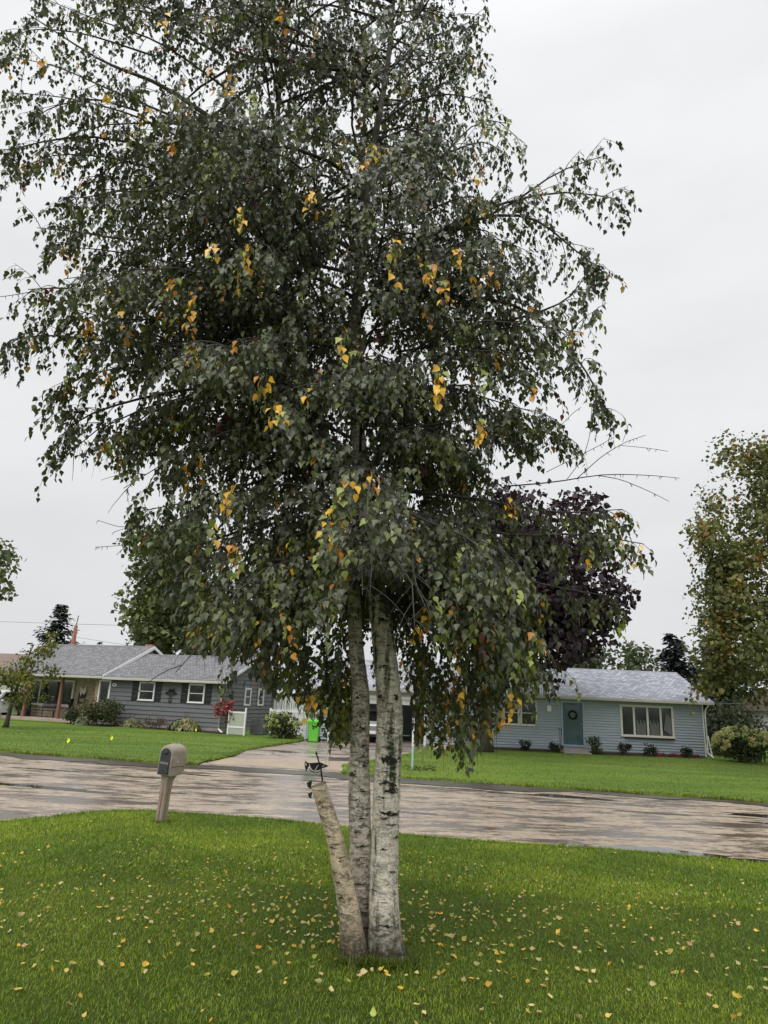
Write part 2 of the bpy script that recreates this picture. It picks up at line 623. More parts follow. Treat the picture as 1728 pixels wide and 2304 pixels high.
# ------------------------------------------------------------------ ground, road, lawns
EDGE = np.array([(-60, -30), (-10.2, -8), (-10, 0), (-9.5, 7), (-8.5, 9.5), (-7.2, 11.2), (-6.3, 12.3), (-5.75, 12.95), (-5.35, 13.65), (-4.9, 14.1),
                 (-4.4, 14.28), (-3.9, 14.22), (-0.96, 13.45), (0.46, 12.98), (6.28, 11.72), (20, 8.4), (60, -1.3)])
FAR = np.array([(-60, 36.7), (-40, 31.4), (-12.73, 24.64), (-6.81, 23.2), (0.82, 21.95), (10.73, 19.73), (40, 12.6), (60, 7.8)])


def ye(x):
    return np.interp(x, EDGE[:, 0], EDGE[:, 1])


def yf(x):
    return np.interp(x, FAR[:, 0], FAR[:, 1])


def edge_dist(x, y):
    x, y = np.asarray(x, float), np.asarray(y, float)
    d = np.full(np.broadcast(x, y).shape, 1e9)
    for a, b in zip(EDGE[:-1], EDGE[1:]):
        ab = b - a
        t = np.clip(((x - a[0]) * ab[0] + (y - a[1]) * ab[1]) / (ab @ ab), 0, 1)
        d = np.minimum(d, np.hypot(x - a[0] - t * ab[0], y - a[1] - t * ab[1]))
    return d


def lawn_z(x, y):
    d = edge_dist(x, y)
    return -0.70 + 0.068 * d + 0.012 * np.sin(x * 1.3 + y * 0.7) + 0.010 * np.sin(x * 0.6 - y * 1.7 + 1)


ROAD_Z = -0.745


def far_z(x, y):
    return np.where(x > -2, -0.715 - 0.002 * (y - 20), -0.70) + 0.012 * np.sin(x * 0.7 + y * 0.45)


g = MB().add([(-700, -300, -0.95), (700, -300, -0.95), (700, 1100, -0.95), (-700, 1100, -0.95)], [(0, 1, 2, 3)]).build('ground', MAT['ground'])
tag(g, kind='structure')

nx = 60
X = np.linspace(-60, 60, nx)
V = [(x, ye(x) - 6.0 if x > -12 else -30.0, ROAD_Z) for x in X] + [(x, yf(x) + 0.5, ROAD_Z) for x in X]
road = MB().add(V, [(i, i + 1, nx + i + 1, nx + i) for i in range(nx - 1)]).build('road', MAT['road'])
tag(road, kind='structure')


def grid_sheet(name, P, mat, skirt=True):
    """P: (rows, cols, 3) grid of points"""
    r, c, _ = P.shape
    V = P.reshape(-1, 3)
    idx = np.arange(r * c).reshape(r, c)
    A, B, C, D = idx[:-1, :-1].ravel(), idx[:-1, 1:].ravel(), idx[1:, 1:].ravel(), idx[1:, :-1].ravel()
    F = np.concatenate([np.stack([A, B, C], 1), np.stack([A, C, D], 1)])
    return tri_mesh(name, V, F, mat, smooth=True)


xs = np.unique(np.concatenate([np.linspace(-10.2, 24, 240), EDGE[(EDGE[:, 0] > -10.3) & (EDGE[:, 0] < 24), 0]]))
vv = np.concatenate([np.linspace(0, 0.97, 90), [0.98, 0.99, 1.0, 1.0]])
YY = np.empty((len(vv), len(xs)))
for i, t in enumerate(vv):
    YY[i] = -6 + (ye(xs) + 6) * t
XX = np.repeat(xs[None], len(vv), 0)
ZZ = lawn_z(XX, YY)
ZZ[-1] = ROAD_Z - 0.1
lawn = grid_sheet('lawn', np.stack([XX, YY, ZZ], 2), MAT['lawn_near'])
tag(lawn, kind='structure')

DRV_L = np.array([(-5.6, 20), (-5.6, 24.0), (-5.15, 26.5), (-5.25, 29.2), (-3.62, 36.3), (-3.62, 90)])
DRV_R = np.array([(-1.0, 20), (-1.0, 25.0), (0.0, 27.2), (1.6, 31.0), (2.4, 36.6), (2.4, 90)])


def far_lawn(name, side):
    nu, nv = 130, 90
    u = np.linspace(0, 1, nu)
    vv = np.concatenate([[0.0], np.linspace(0, 1, nv) ** 1.6])
    P = np.empty((len(vv), nu, 3))
    for i, t in enumerate(vv):
        y = np.full(nu, 30.0)
        for _ in range(12):
            if side < 0:
                xr = np.interp(y, DRV_L[:, 1], DRV_L[:, 0])
                x = -60 + (xr + 60) * u ** 0.5
            else:
                xl = np.interp(y, DRV_R[:, 1], DRV_R[:, 0])
                x = xl + (60 - xl) * u ** 1.7
            y = yf(x) + 0.10 * np.sin(x * 2.1) * (1 - t) + (85 - yf(x)) * t
        P[i, :, 0], P[i, :, 1] = x, y
        P[i, :, 2] = far_z(x, y)
    P[0, :, 2] = ROAD_Z - 0.1
    return tag(grid_sheet(name, P, MAT['lawn_far']), kind='structure')


far_lawn('lawn_left_house', -1)
far_lawn('lawn_right_house', 1)

dv = MB()
ny = 40
Yd = np.linspace(22.5, 40, ny)
Lx = np.interp(Yd, DRV_L[:, 1], DRV_L[:, 0]) - 0.3
Rx = np.interp(Yd, DRV_R[:, 1], DRV_R[:, 0]) + 0.3
dv.add([(x, y, -0.737) for x, y in zip(Lx, Yd)] + [(x, y, -0.737) for x, y in zip(Rx, Yd)], [(i, ny + i, ny + i + 1, i + 1) for i in range(ny - 1)])
tag(dv.build('driveway', MAT['drive']), kind='structure')
gx = np.linspace(-5.3, -0.9, 30)
gv = [(x, 23.35 + 0.16 * math.sin(x * 3) - 0.12 * (x + 3), -0.731) for x in gx] + [(x, 26.6 + 0.25 * math.sin(x * 2 + 1) + 0.1 * x, -0.731) for x in gx]
tag(MB().add(gv, [(i, i + 1, 31 + i, 30 + i) for i in range(29)]).build('gravel_apron', MAT['gravel']), kind='structure')


def puddle(pts_in, pts_out, z=ROAD_Z + 0.012):
    n = len(pts_in)
    o = MB().add([(x, y, z) for x, y in pts_in] + [(x, y, z) for x, y in pts_out], [(i, i + 1, n + i + 1, n + i) for i in range(n - 1)]).build('wet_gutter', MAT['dark_reflection'])
    return tag(o, kind='structure')


def gutter_puddle(x0, x1, w, seed):
    xs = np.linspace(x0, x1, 90)
    r = np.random.default_rng(seed)
    ph = r.uniform(0, 6, 4)
    wid = w * (0.75 + 0.25 * np.sin(xs * 0.55 + ph[0]) + 0.16 * np.sin(xs * 1.7 + ph[1]) + 0.10 * np.sin(xs * 4.3 + ph[2]) + 0.06 * np.sin(xs * 9 + ph[3]))
    fade = np.clip(np.minimum(xs - x0, x1 - xs) / 1.5, 0.02, 1)
    puddle(list(zip(xs, yf(xs) - np.maximum(wid * fade, 0.03))), list(zip(xs, yf(xs) + 0.3)))


gutter_puddle(-34, 30, 1.35, 3)


def blob_puddle(cx, cy, rx, ry, seed):
    r = np.random.default_rng(seed)
    ph = r.uniform(0, 6, 5)
    a = np.linspace(0, 2 * np.pi, 48, endpoint=False)
    rad = 1 + 0.22 * np.sin(2 * a + ph[0]) + 0.16 * np.sin(3 * a + ph[1]) + 0.10 * np.sin(5 * a + ph[2]) + 0.07 * np.sin(9 * a + ph[3])
    c, s = math.cos(ROAD_YAW), math.sin(ROAD_YAW)
    P = [(cx + c * rx * q * math.cos(t) - s * ry * q * math.sin(t), cy + s * rx * q * math.cos(t) + c * ry * q * math.sin(t), ROAD_Z + 0.003) for q, t in zip(rad, a)]
    tag(MB().add(P, [tuple(range(48))]).build('water', MAT['water']), kind='structure')


for k, (cx, cy, rx, ry) in enumerate([(4.9, 12.55, 1.6, 0.30), (7.4, 11.95, 1.7, 0.34), (5.2, 19.2, 1.4, 0.24), (2.6, 19.9, 0.5, 0.10), (3.5, 19.4, 0.4, 0.09),
                                       (-1.6, 20.3, 0.45, 0.13), (9.6, 17.2, 1.4, 0.24), (8.6, 16.2, 0.5, 0.08), (-6.3, 19.6, 0.9, 0.09), (-7.6, 17.0, 1.9, 0.22),
                                       (1.0, 15.6, 0.5, 0.09), (-9.2, 20.4, 1.0, 0.10), (-5.0, 20.6, 0.7, 0.10), (6.6, 17.0, 0.8, 0.08), (10.6, 15.1, 1.0, 0.12)]):
    blob_puddle(cx, cy, rx, ry, 40 + k)

# ------------------------------------------------------------------ grass
BLADE = np.array([(-0.5, 0, 0), (0.5, 0, 0), (-0.42, 0.55, 0.12), (0.42, 0.55, 0.12), (0, 1.0, 0.42)])
BLADE_F = np.array([(0, 1, 3), (0, 3, 2), (2, 3, 4)])


def grass(name, P, h, w, colors, lean=0.35, parent=None):
    n = len(P)
    a = rng.uniform(0, 2 * np.pi, n)
    axis = np.stack([np.cos(a) * lean * rng.uniform(0, 1.6, n), np.sin(a) * lean * rng.uniform(0, 1.6, n), np.ones(n)], 1)
    b = a + rng.normal(0, 0.5, n)
    nrm = np.stack([np.cos(b), np.sin(b), np.full(n, 0.15)], 1)
    hh = h * rng.uniform(0.55, 1.25, n)
    sz = np.stack([w * rng.uniform(0.7, 1.3, n), hh, hh * rng.uniform(0.3, 1.6, n)], 1)
    V, F = scatter(BLADE, BLADE_F, P, axis, nrm, sz)
    col = np.repeat(colors, len(BLADE), 0)
    o = tri_mesh(name, V, F, MAT['grass'], parent, col)
    return tag(o, kind='stuff')


def grass_colors(P, n, dark=(0.066, 0.124, 0.012), mid=(0.148, 0.242, 0.014), light=(0.29, 0.37, 0.028)):
    pn = [P[:, 0] + 0.4 * np.sin(P[:, 1] * 1.3), P[:, 1] + 0.4 * np.sin(P[:, 0] * 0.9 + 1)]
    f = 0.5 + 0.33 * np.sin(pn[0] * 1.1 + 0.6 * pn[1]) * np.sin(pn[1] * 0.8 - 0.5 * pn[0] + 2) + 0.17 * np.sin(pn[0] * 3.1 + 1) * np.sin(pn[1] * 2.7) + 0.12 * np.sin(pn[0] * 7.3) * np.sin(pn[1] * 6.1 + 2)
    t = np.clip(f + rng.normal(0, 0.28, n), 0, 1)[:, None]
    d, m, l = map(np.array, (dark, mid, light))
    c = np.where(t < 0.5, d + (m - d) * t * 2, m + (l - m) * (t - 0.5) * 2)
    dry = rng.random(n) < 0.035
    c[dry] = np.array((0.26, 0.22, 0.08))
    return c * rng.uniform(0.8, 1.2, (n, 1))


def near_points(n, y0, y1, power):
    """points on the near lawn, inside what a camera near the photo's could see"""
    out = []
    tot = 0
    while tot < n:
        m = n * 2
        y = y0 + (y1 - y0) * rng.random(m) ** power
        hw = y * 0.60 + 1.3
        x = rng.uniform(-1, 1, m) * hw
        ok = (y < ye(x) + 0.05) & (x > -10) & (x < 12)
        q = np.stack([x, y, np.zeros(m)], 1)[ok]
        out.append(q)
        tot += len(q)
    P = np.concatenate(out)[:n]
    P[:, 2] = lawn_z(P[:, 0], P[:, 1]) - 0.004
    return P


P1 = near_points(240000, 3.2, 8.5, 1.0)
grass('grass', P1, 0.030, 0.0040, grass_colors(P1, len(P1)))
P2 = near_points(135000, 8.0, 14.3, 0.85)
grass('grass', P2, 0.045, 0.0070, grass_colors(P2, len(P2), (0.090, 0.165, 0.014), (0.180, 0.278, 0.016), (0.32, 0.40, 0.034)))
# ragged fringe along the near kerbless edge
ex = rng.uniform(-9.0, 12, 14000)
ey = ye(ex) - np.abs(rng.normal(0, 0.07, len(ex))) + 0.03
PE = np.stack([ex, ey, lawn_z(ex, ey) - 0.01], 1)
grass('grass', PE, 0.075, 0.009, grass_colors(PE, len(PE)), 0.55)
# longer uncut grass round the foot of the birch and the mailbox post
bx_, by_ = [], []
for cx_, cy_, rr_, nn_ in ((0.14, 5.60, 0.20, 2600), (-0.07, 5.55, 0.16, 1500), (0.24, 5.52, 0.14, 700), (-3.57, 12.58, 0.14, 700)):
    aa_ = rng.uniform(0, 2 * np.pi, nn_)
    q_ = rr_ + np.abs(rng.normal(0, 0.06, nn_)) - 0.05
    bx_.append(cx_ + q_ * np.cos(aa_))
    by_.append(cy_ + q_ * np.sin(aa_))
bx_, by_ = np.concatenate(bx_), np.concatenate(by_)
PB = np.stack([bx_, by_, lawn_z(bx_, by_) - 0.004], 1)
grass('grass', PB, 0.075, 0.0042, grass_colors(PB, len(PB), (0.05, 0.085, 0.010), (0.10, 0.155, 0.012), (0.20, 0.25, 0.03)), 0.5)
# far lawns: coarse tufts
n = 45000
fx = rng.uniform(-22, 24, n)
fy = yf(fx) + (38 - yf(fx)) * rng.random(n) ** 1.3 + 0.02
okf = (fx < np.interp(fy, DRV_L[:, 1], DRV_L[:, 0])) | (fx > np.interp(fy, DRV_R[:, 1], DRV_R[:, 0]))
fx, fy = fx[okf], fy[okf]
PF = np.stack([fx, fy, far_z(fx, fy) - 0.01], 1)
grass('grass', PF, 0.055, 0.02, grass_colors(PF, len(PF), (0.055, 0.105, 0.012), (0.112, 0.180, 0.015), (0.21, 0.27, 0.035)))
ex = rng.uniform(-24, 22, 16000)
ey = yf(ex) + np.abs(rng.normal(0, 0.22, len(ex))) - 0.05
oke = (ex < -5.6) | (ex > -1.0)
PE = np.stack([ex, ey, far_z(ex, ey) - 0.02], 1)[oke]
grass('grass', PE, 0.085, 0.022, grass_colors(PE, len(PE), (0.065, 0.105, 0.010), (0.15, 0.215, 0.018), (0.27, 0.33, 0.05)), 0.5)
# grass along the drive edges
for D, sgn in ((DRV_L, -1), (DRV_R, 1)):
    ey = rng.uniform(24.2, 36.2, 5000)
    ex = np.interp(ey, D[:, 1], D[:, 0]) + sgn * (np.abs(rng.normal(0, 0.12, 5000)) - 0.05)
    PE = np.stack([ex, ey, far_z(ex, ey) - 0.02], 1)
    grass('grass', PE, 0.08, 0.02, grass_colors(PE, len(PE)), 0.5)

# ------------------------------------------------------------------ house building pieces


def board_profile(x0, x1, z0, h, y=0.0, out=0.05, top=0.012):
    """one lap board on a wall facing -Y: thick lower edge, thin top"""
    return [(x0, y, z0), (x1, y, z0), (x1, y - out, z0), (x0, y - out, z0), (x0, y, z0 + h), (x1, y, z0 + h), (x1, y - top, z0 + h), (x0, y - top, z0 + h)], \
           [(0, 1, 2, 3), (3, 2, 6, 7), (0, 4, 5, 1), (4, 7, 6, 5), (0, 3, 7, 4), (1, 5, 6, 2)]


def siding(parent, x0, x1, z0, z1, exposure, mat, holes=(), y=0.0):
    """lap boards; holes = (xa, xb, za, zb) openings the boards stop at"""
    z = z0
    while z < z1 - 0.02:
        h = min(exposure, z1 - z)
        spans = [(x0, x1)]
        for xa, xb, za, zb in holes:
            if z + h > za and z < zb:
                ns = []
                for a, b in spans:
                    if xa > a and xa < b: ns.append((a, xa))
                    if xb > a and xb < b: ns.append((xb, b))
                    if xb <= a or xa >= b: ns.append((a, b))
                spans = ns
        for a, b in spans:
            if b - a > 0.05:
                V, F = board_profile(a, b, z + 0.036, h - 0.036, y)
                MB().add(V, F).build('siding_board', mat, parent)
        z += exposure


def gable_siding(parent, xw, y0, y1, z0, ze, zr, exposure, mat):
    """lap boards on an end wall facing +X that follow the gable"""
    ym = (y0 + y1) / 2
    z = z0
    while z < zr - 0.05:
        h = min(exposure, zr - z)
        zt = z + h * 0.5
        if zt > ze:
            k = (zr - zt) / (zr - ze)
            a, b = ym - (ym - y0) * k, ym + (y1 - ym) * k
        else:
            a, b = y0, y1
        if b - a > 0.1:
            V = [(xw, a, z + 0.03), (xw, b, z + 0.03), (xw + 0.05, b, z + 0.03), (xw + 0.05, a, z + 0.03), (xw, a, z + h), (xw, b, z + h), (xw + 0.012, b, z + h), (xw + 0.012, a, z + h)]
            MB().add(V, [(0, 3, 2, 1), (3, 7, 6, 2), (0, 1, 5, 4), (4, 5, 6, 7), (0, 4, 7, 3), (1, 2, 6, 5)]).build('siding_board', mat, parent)
        z += exposure


def frame_ring(x0, x1, z0, z1, w, ya, yb):
    m = MB()
    m.box(x0, x0 + w, ya, yb, z0, z1)
    m.box(x1 - w, x1, ya, yb, z0, z1)
    m.box(x0 + w, x1 - w, ya, yb, z1 - w, z1)
    m.box(x0 + w, x1 - w, ya, yb, z0, z0 + w)
    return m


def window(parent, x0, x1, z0, z1, frame_mat, rail=True, w=0.09, y=0.0, mullions=(), glass=None, curtain=None, sill=True):
    f = frame_ring(x0, x1, z0, z1, w, y - 0.075, y + 0.02).build('window', frame_mat, parent)
    xs = [x0 + w] + list(mullions) + [x1 - w]
    for a, b in zip(xs[:-1], xs[1:]):
        ga = a + (0.05 if a != x0 + w else 0)
        gb = b - (0.05 if b != x1 - w else 0)
        MB().box(ga, gb, y - 0.045, y - 0.035, z0 + w, z1 - w).build('pane', glass or MAT['glass'], f)
    for mx in mullions:
        MB().box(mx - 0.05, mx + 0.05, y - 0.072, y, z0 + w, z1 - w).build('mullion', frame_mat, f)
    if rail:
        zm = (z0 + z1) / 2
        MB().box(x0 + w, x1 - w, y - 0.062, y - 0.02, zm - 0.02, zm + 0.02).build('rail', frame_mat, f)
    if sill:
        MB().box(x0 - 0.03, x1 + 0.03, y - 0.11, y - 0.076, z0 - 0.002, z0 + 0.035).build('sill', frame_mat, f)
    return f


def roof_plane(parent, x0, x1, ya, za, yb, zb, mat, name='roof', thick=0.09):
    """sloping slab between (ya,za) at the eave and (yb,zb) at the ridge"""
    L = math.hypot(yb - ya, zb - za)
    m = MB()
    P = [(x0, ya, za), (x1, ya, za), (x1, yb, zb), (x0, yb, zb)]
    if yb < ya:
        P = [P[1], P[0], P[3], P[2]]
    m.quad_uv(P, [(P[0][0], 0), (P[1][0], 0), (P[2][0], L), (P[3][0], L)])
    B = [(p[0], p[1], p[2] - thick) for p in P]
    m.quad_uv([B[3], B[2], B[1], B[0]], [(0, 0)] * 4)
    for i in range(4):
        j = (i + 1) % 4
        m.quad_uv([P[i], B[i], B[j], P[j]], [(0, 0)] * 4)
    return m.build(name, mat, parent)


def solid_box(parent, name, mat, *a, bevel=0.0):
    return MB().box(*a).build(name, mat, parent, bevel=bevel)


# ------------------------------------------------------------------ pale blue house (right)
H = thing('blue_house', 'low pale blue sided ranch house with teal door and wide four pane window', 'house', (17.0, 36.75, -0.78), math.radians(-1.2))
W, D = 20.6, 8.0
GX0, GX1 = -19.4, -14.4
solid_box(H, 'wall', MAT['blueboard'], GX1 + 0.01, 0, 0.001, 0.18, 0.1, 2.75)
solid_box(H, 'wall', MAT['blueboard'], -W, GX0 - 0.01, 0.001, 0.18, 0.1, 2.75)
solid_box(H, 'wall', MAT['blueboard'], GX0 - 0.01, GX1 + 0.01, 0.001, 0.18, 2.35, 2.75)
solid_box(H, 'wall', MAT['blueboard'], -W, 0, D - 0.18, D, 0.1, 2.75)
solid_box(H, 'wall', MAT['blueboard'], -W, -W + 0.18, 0.182, D - 0.182, 0.1, 2.75)
solid_box(H, 'wall', MAT['inside'], GX1 + 0.02, GX1 + 0.15, 0.182, D - 0.182, 0.1, 2.75)
MB().prism([(0.001, 0.1), (D, 0.1), (D, 2.75), (D / 2, 4.25), (0.001, 2.75)], -0.19, -0.002, 'x').build('wall', MAT['blueboard'], H)
solid_box(H, 'foundation', MAT['foundation'], GX1, -0.02, 0.02, D, -0.2, 0.1)
solid_box(H, 'garage_floor', MAT['foundation'], GX0 - 1.1, GX1 - 0.02, 0.02, D - 0.2, -0.2, 0.05)
siding(H, GX1, -0.0, 0.1, 2.66, 0.135, MAT['blueboard'], holes=((-7.34, -6.14, 0, 2.56), (-4.28, -1.52, 0.88, 2.5), (-10.36, -8.58, 1.2, 2.5)))
siding(H, -W, GX0, 0.1, 2.66, 0.135, MAT['blueboard'])
solid_box(H, 'corner_trim', MAT['white'], -0.01, 0.05, -0.045, 0.06, 0.08, 2.66)
solid_box(H, 'corner_trim', MAT['white'], -W - 0.05, -W + 0.01, -0.045, 0.06, 0.08, 2.66)
solid_box(H, 'garage_trim', MAT['white'], GX0 - 0.05, GX0 + 0.06, -0.05, 0.1, 0.0, 2.42)
solid_box(H, 'garage_trim', MAT['white'], GX1 - 0.06, GX1 + 0.05, -0.05, 0.1, 0.0, 2.42)
solid_box(H, 'garage_trim', MAT['white'], GX0 + 0.06, GX1 - 0.06, -0.05, 0.1, 2.28, 2.42)
for k in range(1):
    solid_box(H, 'garage_door', MAT['white'], GX0 + 0.06, GX1 - 0.06, 0.12, 0.16, 2.0, 2.28)
OV = 0.42
r1 = roof_plane(H, -W - 0.45, 0.45, -OV, 2.80, D / 2, 4.42, MAT['roof_right'])
roof_plane(H, -W - 0.45, 0.45, D + OV, 2.80, D / 2, 4.42, MAT['roof_right'])
MB().prism([(D / 2 - 0.14, 4.375), (D / 2, 4.445), (D / 2 + 0.14, 4.375), (D / 2, 4.425)], -W - 0.45, 0.45, 'x').build('ridge_cap', MAT['roof_right'], r1)
solid_box(H, 'soffit', MAT['gutter'], -W - 0.4, 0.4, -OV + 0.02, -0.03, 2.655, 2.67)
solid_box(H, 'gutter', MAT['gutter'], -W - 0.45, 0.45, -OV - 0.09, -OV - 0.002, 2.64, 2.775, bevel=0.02)
MB().prism([(-OV, 2.63), (D / 2, 4.25), (D + OV, 2.63), (D + OV, 2.78), (D / 2, 4.40), (-OV, 2.78)], 0.452, 0.475, 'x').build('rake_board', MAT['white'], H)
# front door with storm glass
dr = frame_ring(-7.34, -6.14, 0.3, 2.56, 0.085, -0.07, 0.02).build('door_frame', MAT['blueboard'], H)
d = solid_box(H, 'door', MAT['tealdoor'], -7.25, -6.23, -0.035, 0.0, 0.36, 2.46)
solid_box(d, 'pane', MAT['stormglass'], -7.10, -6.38, -0.045, -0.036, 0.62, 2.34)
MB().lathe([(0.03, 0), (0.045, 0.01), (0.045, 0.03), (0.02, 0.05)], 10, Matrix.Translation((-6.30, -0.035, 1.40)) @ Matrix.Rotation(math.pi / 2, 4, 'X')).build('handle', MAT['chrome'], d)
wr = MB()
for k in range(40):
    a = 2 * math.pi * k / 40
    wr.box(-0.05, 0.05, -0.02, 0.02, -0.03, 0.03, Matrix.Translation((-6.74 + 0.2 * math.cos(a), -0.065, 1.86 + 0.2 * math.sin(a))) @ Matrix.Rotation(a * 3, 4, 'Y'))
wr.build('wreath', plain('dark wreath', (0.02, 0.035, 0.02), 0.8, 0.4), d)
# four pane window with dark shelf below
bw_ = window(H, -4.28, -1.52, 0.90, 2.50, MAT['cream'], rail=False, w=0.11, mullions=(-3.57, -2.87, -2.19))
bw_['label'] = 'wide cream framed window with four tall panes'
solid_box(bw_, 'shelf', MAT['iron'], -4.1, -1.6, -0.16, -0.04, 0.83, 0.895)
for a, b in ((-3.45, -2.97), (-2.75, -2.28)):
    m = MB()
    for k in range(8):
        xx = a + (b - a) * k / 8
        m.box(xx, xx + (b - a) / 8 - 0.01, -0.0505, -0.0475, 1.02, 1.75 - 0.1 * (k % 3))
    m.build('curtain', MAT['curtain'], bw_)
m = MB().add([(-2.05, -0.0475, 1.3), (-1.66, -0.0475, 1.05), (-1.66, -0.0475, 1.9), (-1.9, -0.0475, 2.15)], [(0, 1, 2, 3)]).build('curtain', MAT['curtain'], bw_)
# pair of sash windows beside the maple
window(H, -10.36, -9.50, 1.22, 2.50, MAT['cream'])
window(H, -9.46, -8.58, 1.22, 2.50, MAT['cream'])
# meter box / porch light
solid_box(H, 'porch_light', MAT['white'], -8.07, -7.85, -0.13, -0.03, 1.98, 2.28, bevel=0.02)
# step and rail
solid_box(H, 'step', MAT['foundation'], -7.6, -6.1, -0.75, -0.03, -0.15, 0.22, bevel=0.02)
solid_box(H, 'step', MAT['foundation'], -7.5, -6.1, -1.1, -0.752, -0.15, 0.08, bevel=0.02)
MB().tube([(-7.5, -0.7, 0.2), (-7.5, -0.7, 1.12), (-7.5, -0.05, 1.15)], 0.018, 6).tube([(-7.5, -0.35, 0.2), (-7.5, -0.35, 1.12)], 0.014, 6).build('handrail', MAT['iron'], H)
# downspout on the end
MB().tube([(0.2, -0.42, 2.66), (0.14, -0.1, 2.4), (0.12, -0.05, 2.2), (0.12, -0.05, 0.25), (0.3, -0.25, 0.05)], 0.045, 6).build('downspout', MAT['white'], H)
MB().tube([(0.28, -0.12, 0.15), (0.16, -0.08, 1.1)], 0.04, 6).build('downspout', MAT['white'], H)
# mulch bed in front of the house
bd = MB()
xs_ = np.linspace(-11.6, -0.3, 40)
bd.add([(x, -0.02, 0.075) for x in xs_] + [(x, -0.95 - 0.12 * math.sin(x * 1.7), 0.045) for x in xs_], [(i + 40, i + 41, i + 1, i) for i in range(39)])
tag(bd.build('flower_bed', MAT['mulch'], H))

# ------------------------------------------------------------------ grey house (left)
L = thing('grey_house', 'grey ranch house with black shutters, covered porch and white trimmed gable', 'house', (-8.9, 40.6, -0.70), math.radians(-18))
LD = 7.1
solid_box(L, 'wall', MAT['greyboard'], -8.35, -0.19, 0.001, 0.18, 0.0, 2.72)
MB().prism([(0.001, 0.0), (LD, 0.0), (LD, 2.72), (LD / 2, 4.2), (0.001, 2.72)], -0.188, -0.002, 'x').build('wall', MAT['greyboard'], L)
solid_box(L, 'wall', MAT['greyboard'], -15.9, -0.19, LD - 0.2, LD, 0.0, 2.72)
solid_box(L, 'wall', MAT['stone'], -15.9, -8.36, 1.5, 1.7, 0.0, 2.78)
solid_box(L, 'wall', MAT['stone'], -15.9, -15.72, 1.702, LD - 0.202, 0.0, 2.78)
solid_box(L, 'wall', MAT['greyboard'], -8.53, -8.352, 0.002, 1.498, 0.0, 2.72)
solid_box(L, 'foundation', MAT['foundation'], -8.3, 0.015, -0.012, LD - 0.3, -0.3, 0.22)
siding(L, -7.62, 0.0, 0.2, 2.62, 0.245, MAT['greyboard'], holes=((-5.60, -4.44, 1.47, 2.60), (-2.2, -1.06, 1.47, 2.60)))
gable_siding(L, 0.0, 0.0, LD, 0.2, 2.72, 4.2, 0.245, MAT['greyboard'])
solid_box(L, 'corner_trim', MAT['greyboard'], -0.01, 0.045, -0.045, 0.03, 0.1, 2.62)
# wing roof
rl = roof_plane(L, -8.2, 0.42, -0.45, 2.80, LD / 2, 4.37, MAT['roof_left'])
roof_plane(L, -8.2, 0.42, LD + 0.45, 2.80, LD / 2, 4.37, MAT['roof_left'])
MB().prism([(LD / 2 - 0.13, 4.33), (LD / 2, 4.395), (LD / 2 + 0.13, 4.33), (LD / 2, 4.375)], -8.2, 0.42, 'x').build('ridge_cap', MAT['roof_left'], rl)
MB().prism([(-0.45, 2.62), (LD / 2, 4.19), (LD + 0.45, 2.62), (LD + 0.45, 2.80), (LD / 2, 4.36), (-0.45, 2.80)], 0.422, 0.45, 'x').build('rake_board', MAT['white'], L)
# porch (main) roof, a little higher
rm = roof_plane(L, -16.3, -8.0, -0.47, 2.86, 4.3, 4.95, MAT['roof_left'])
roof_plane(L, -16.3, -8.0, 9.07, 2.86, 4.3, 4.95, MAT['roof_left'])
MB().prism([(4.17, 4.90), (4.3, 4.975), (4.43, 4.90), (4.3, 4.955)], -16.3, -8.0, 'x').build('ridge_cap', MAT['roof_left'], rm)
MB().prism([(-0.47, 2.66), (4.3, 4.75), (9.07, 2.66), (9.07, 2.87), (4.3, 4.955), (-0.47, 2.87)], -7.998, -7.96, 'x').build('rake_board', MAT['white'], L)
MB().prism([(-0.2, 2.70), (8.8, 2.70), (4.3, 4.72)], -8.34, -8.28, 'x').build('gable_wall', MAT['soffit'], L)
nrake = 9
for k in range(nrake):
    t0, t1 = k / nrake, (k + 1) / nrake - 0.015
    y0, y1 = -0.4 + 4.68 * t0, -0.4 + 4.68 * t1
    z0, z1 = 2.66 + 2.06 * t0, 2.66 + 2.06 * t1
    MB().add([(-8.275, y0, z0), (-8.0, y0, z0), (-8.0, y1, z1), (-8.275, y1, z1), (-8.275, y0, z0 + 0.02), (-8.0, y0, z0 + 0.02), (-8.0, y1, z1 + 0.02), (-8.275, y1, z1 + 0.02)],
             [(0, 3, 2, 1), (4, 5, 6, 7), (0, 1, 5, 4), (2, 3, 7, 6), (0, 4, 7, 3), (1, 2, 6, 5)]).build('soffit_panel', MAT['soffit'], L)
solid_box(L, 'gutter', MAT['gutter'], -16.3, -7.99, -0.56, -0.475, 2.66, 2.80, bevel=0.02)
solid_box(L, 'gutter', MAT['gutter'], -7.97, 0.42, -0.54, -0.452, 2.62, 2.76, bevel=0.02)
solid_box(L, 'soffit', MAT['soffit'], -16.2, -8.38, -0.44, 1.48, 2.755, 2.775)
solid_box(L, 'soffit', MAT['soffit'], -8.37, 0.38, -0.44, -0.03, 2.635, 2.65)
# sash windows and shutters
for x0, x1 in ((-5.58, -4.47), (-2.17, -1.08)):
    window(L, x0, x1, 1.49, 2.58, MAT['white'])
    for a, b in ((x0 - 0.47, x0 - 0.03), (x1 + 0.03, x1 + 0.45)):
        s_ = frame_ring(a, b, 1.47, 2.60, 0.06, -0.06, -0.02).build('shutter', MAT['shutter'], L)
        for k in range(11):
            zz = 1.53 + k * 0.092
            MB().box(a + 0.06, b - 0.06, -0.05, -0.03, zz, zz + 0.075, ).build('slat', MAT['shutter'], s_)
        MB().box(a + 0.058, b - 0.058, -0.030, -0.0285, 1.5, 2.57).build('backing', MAT['shutter'], s_)
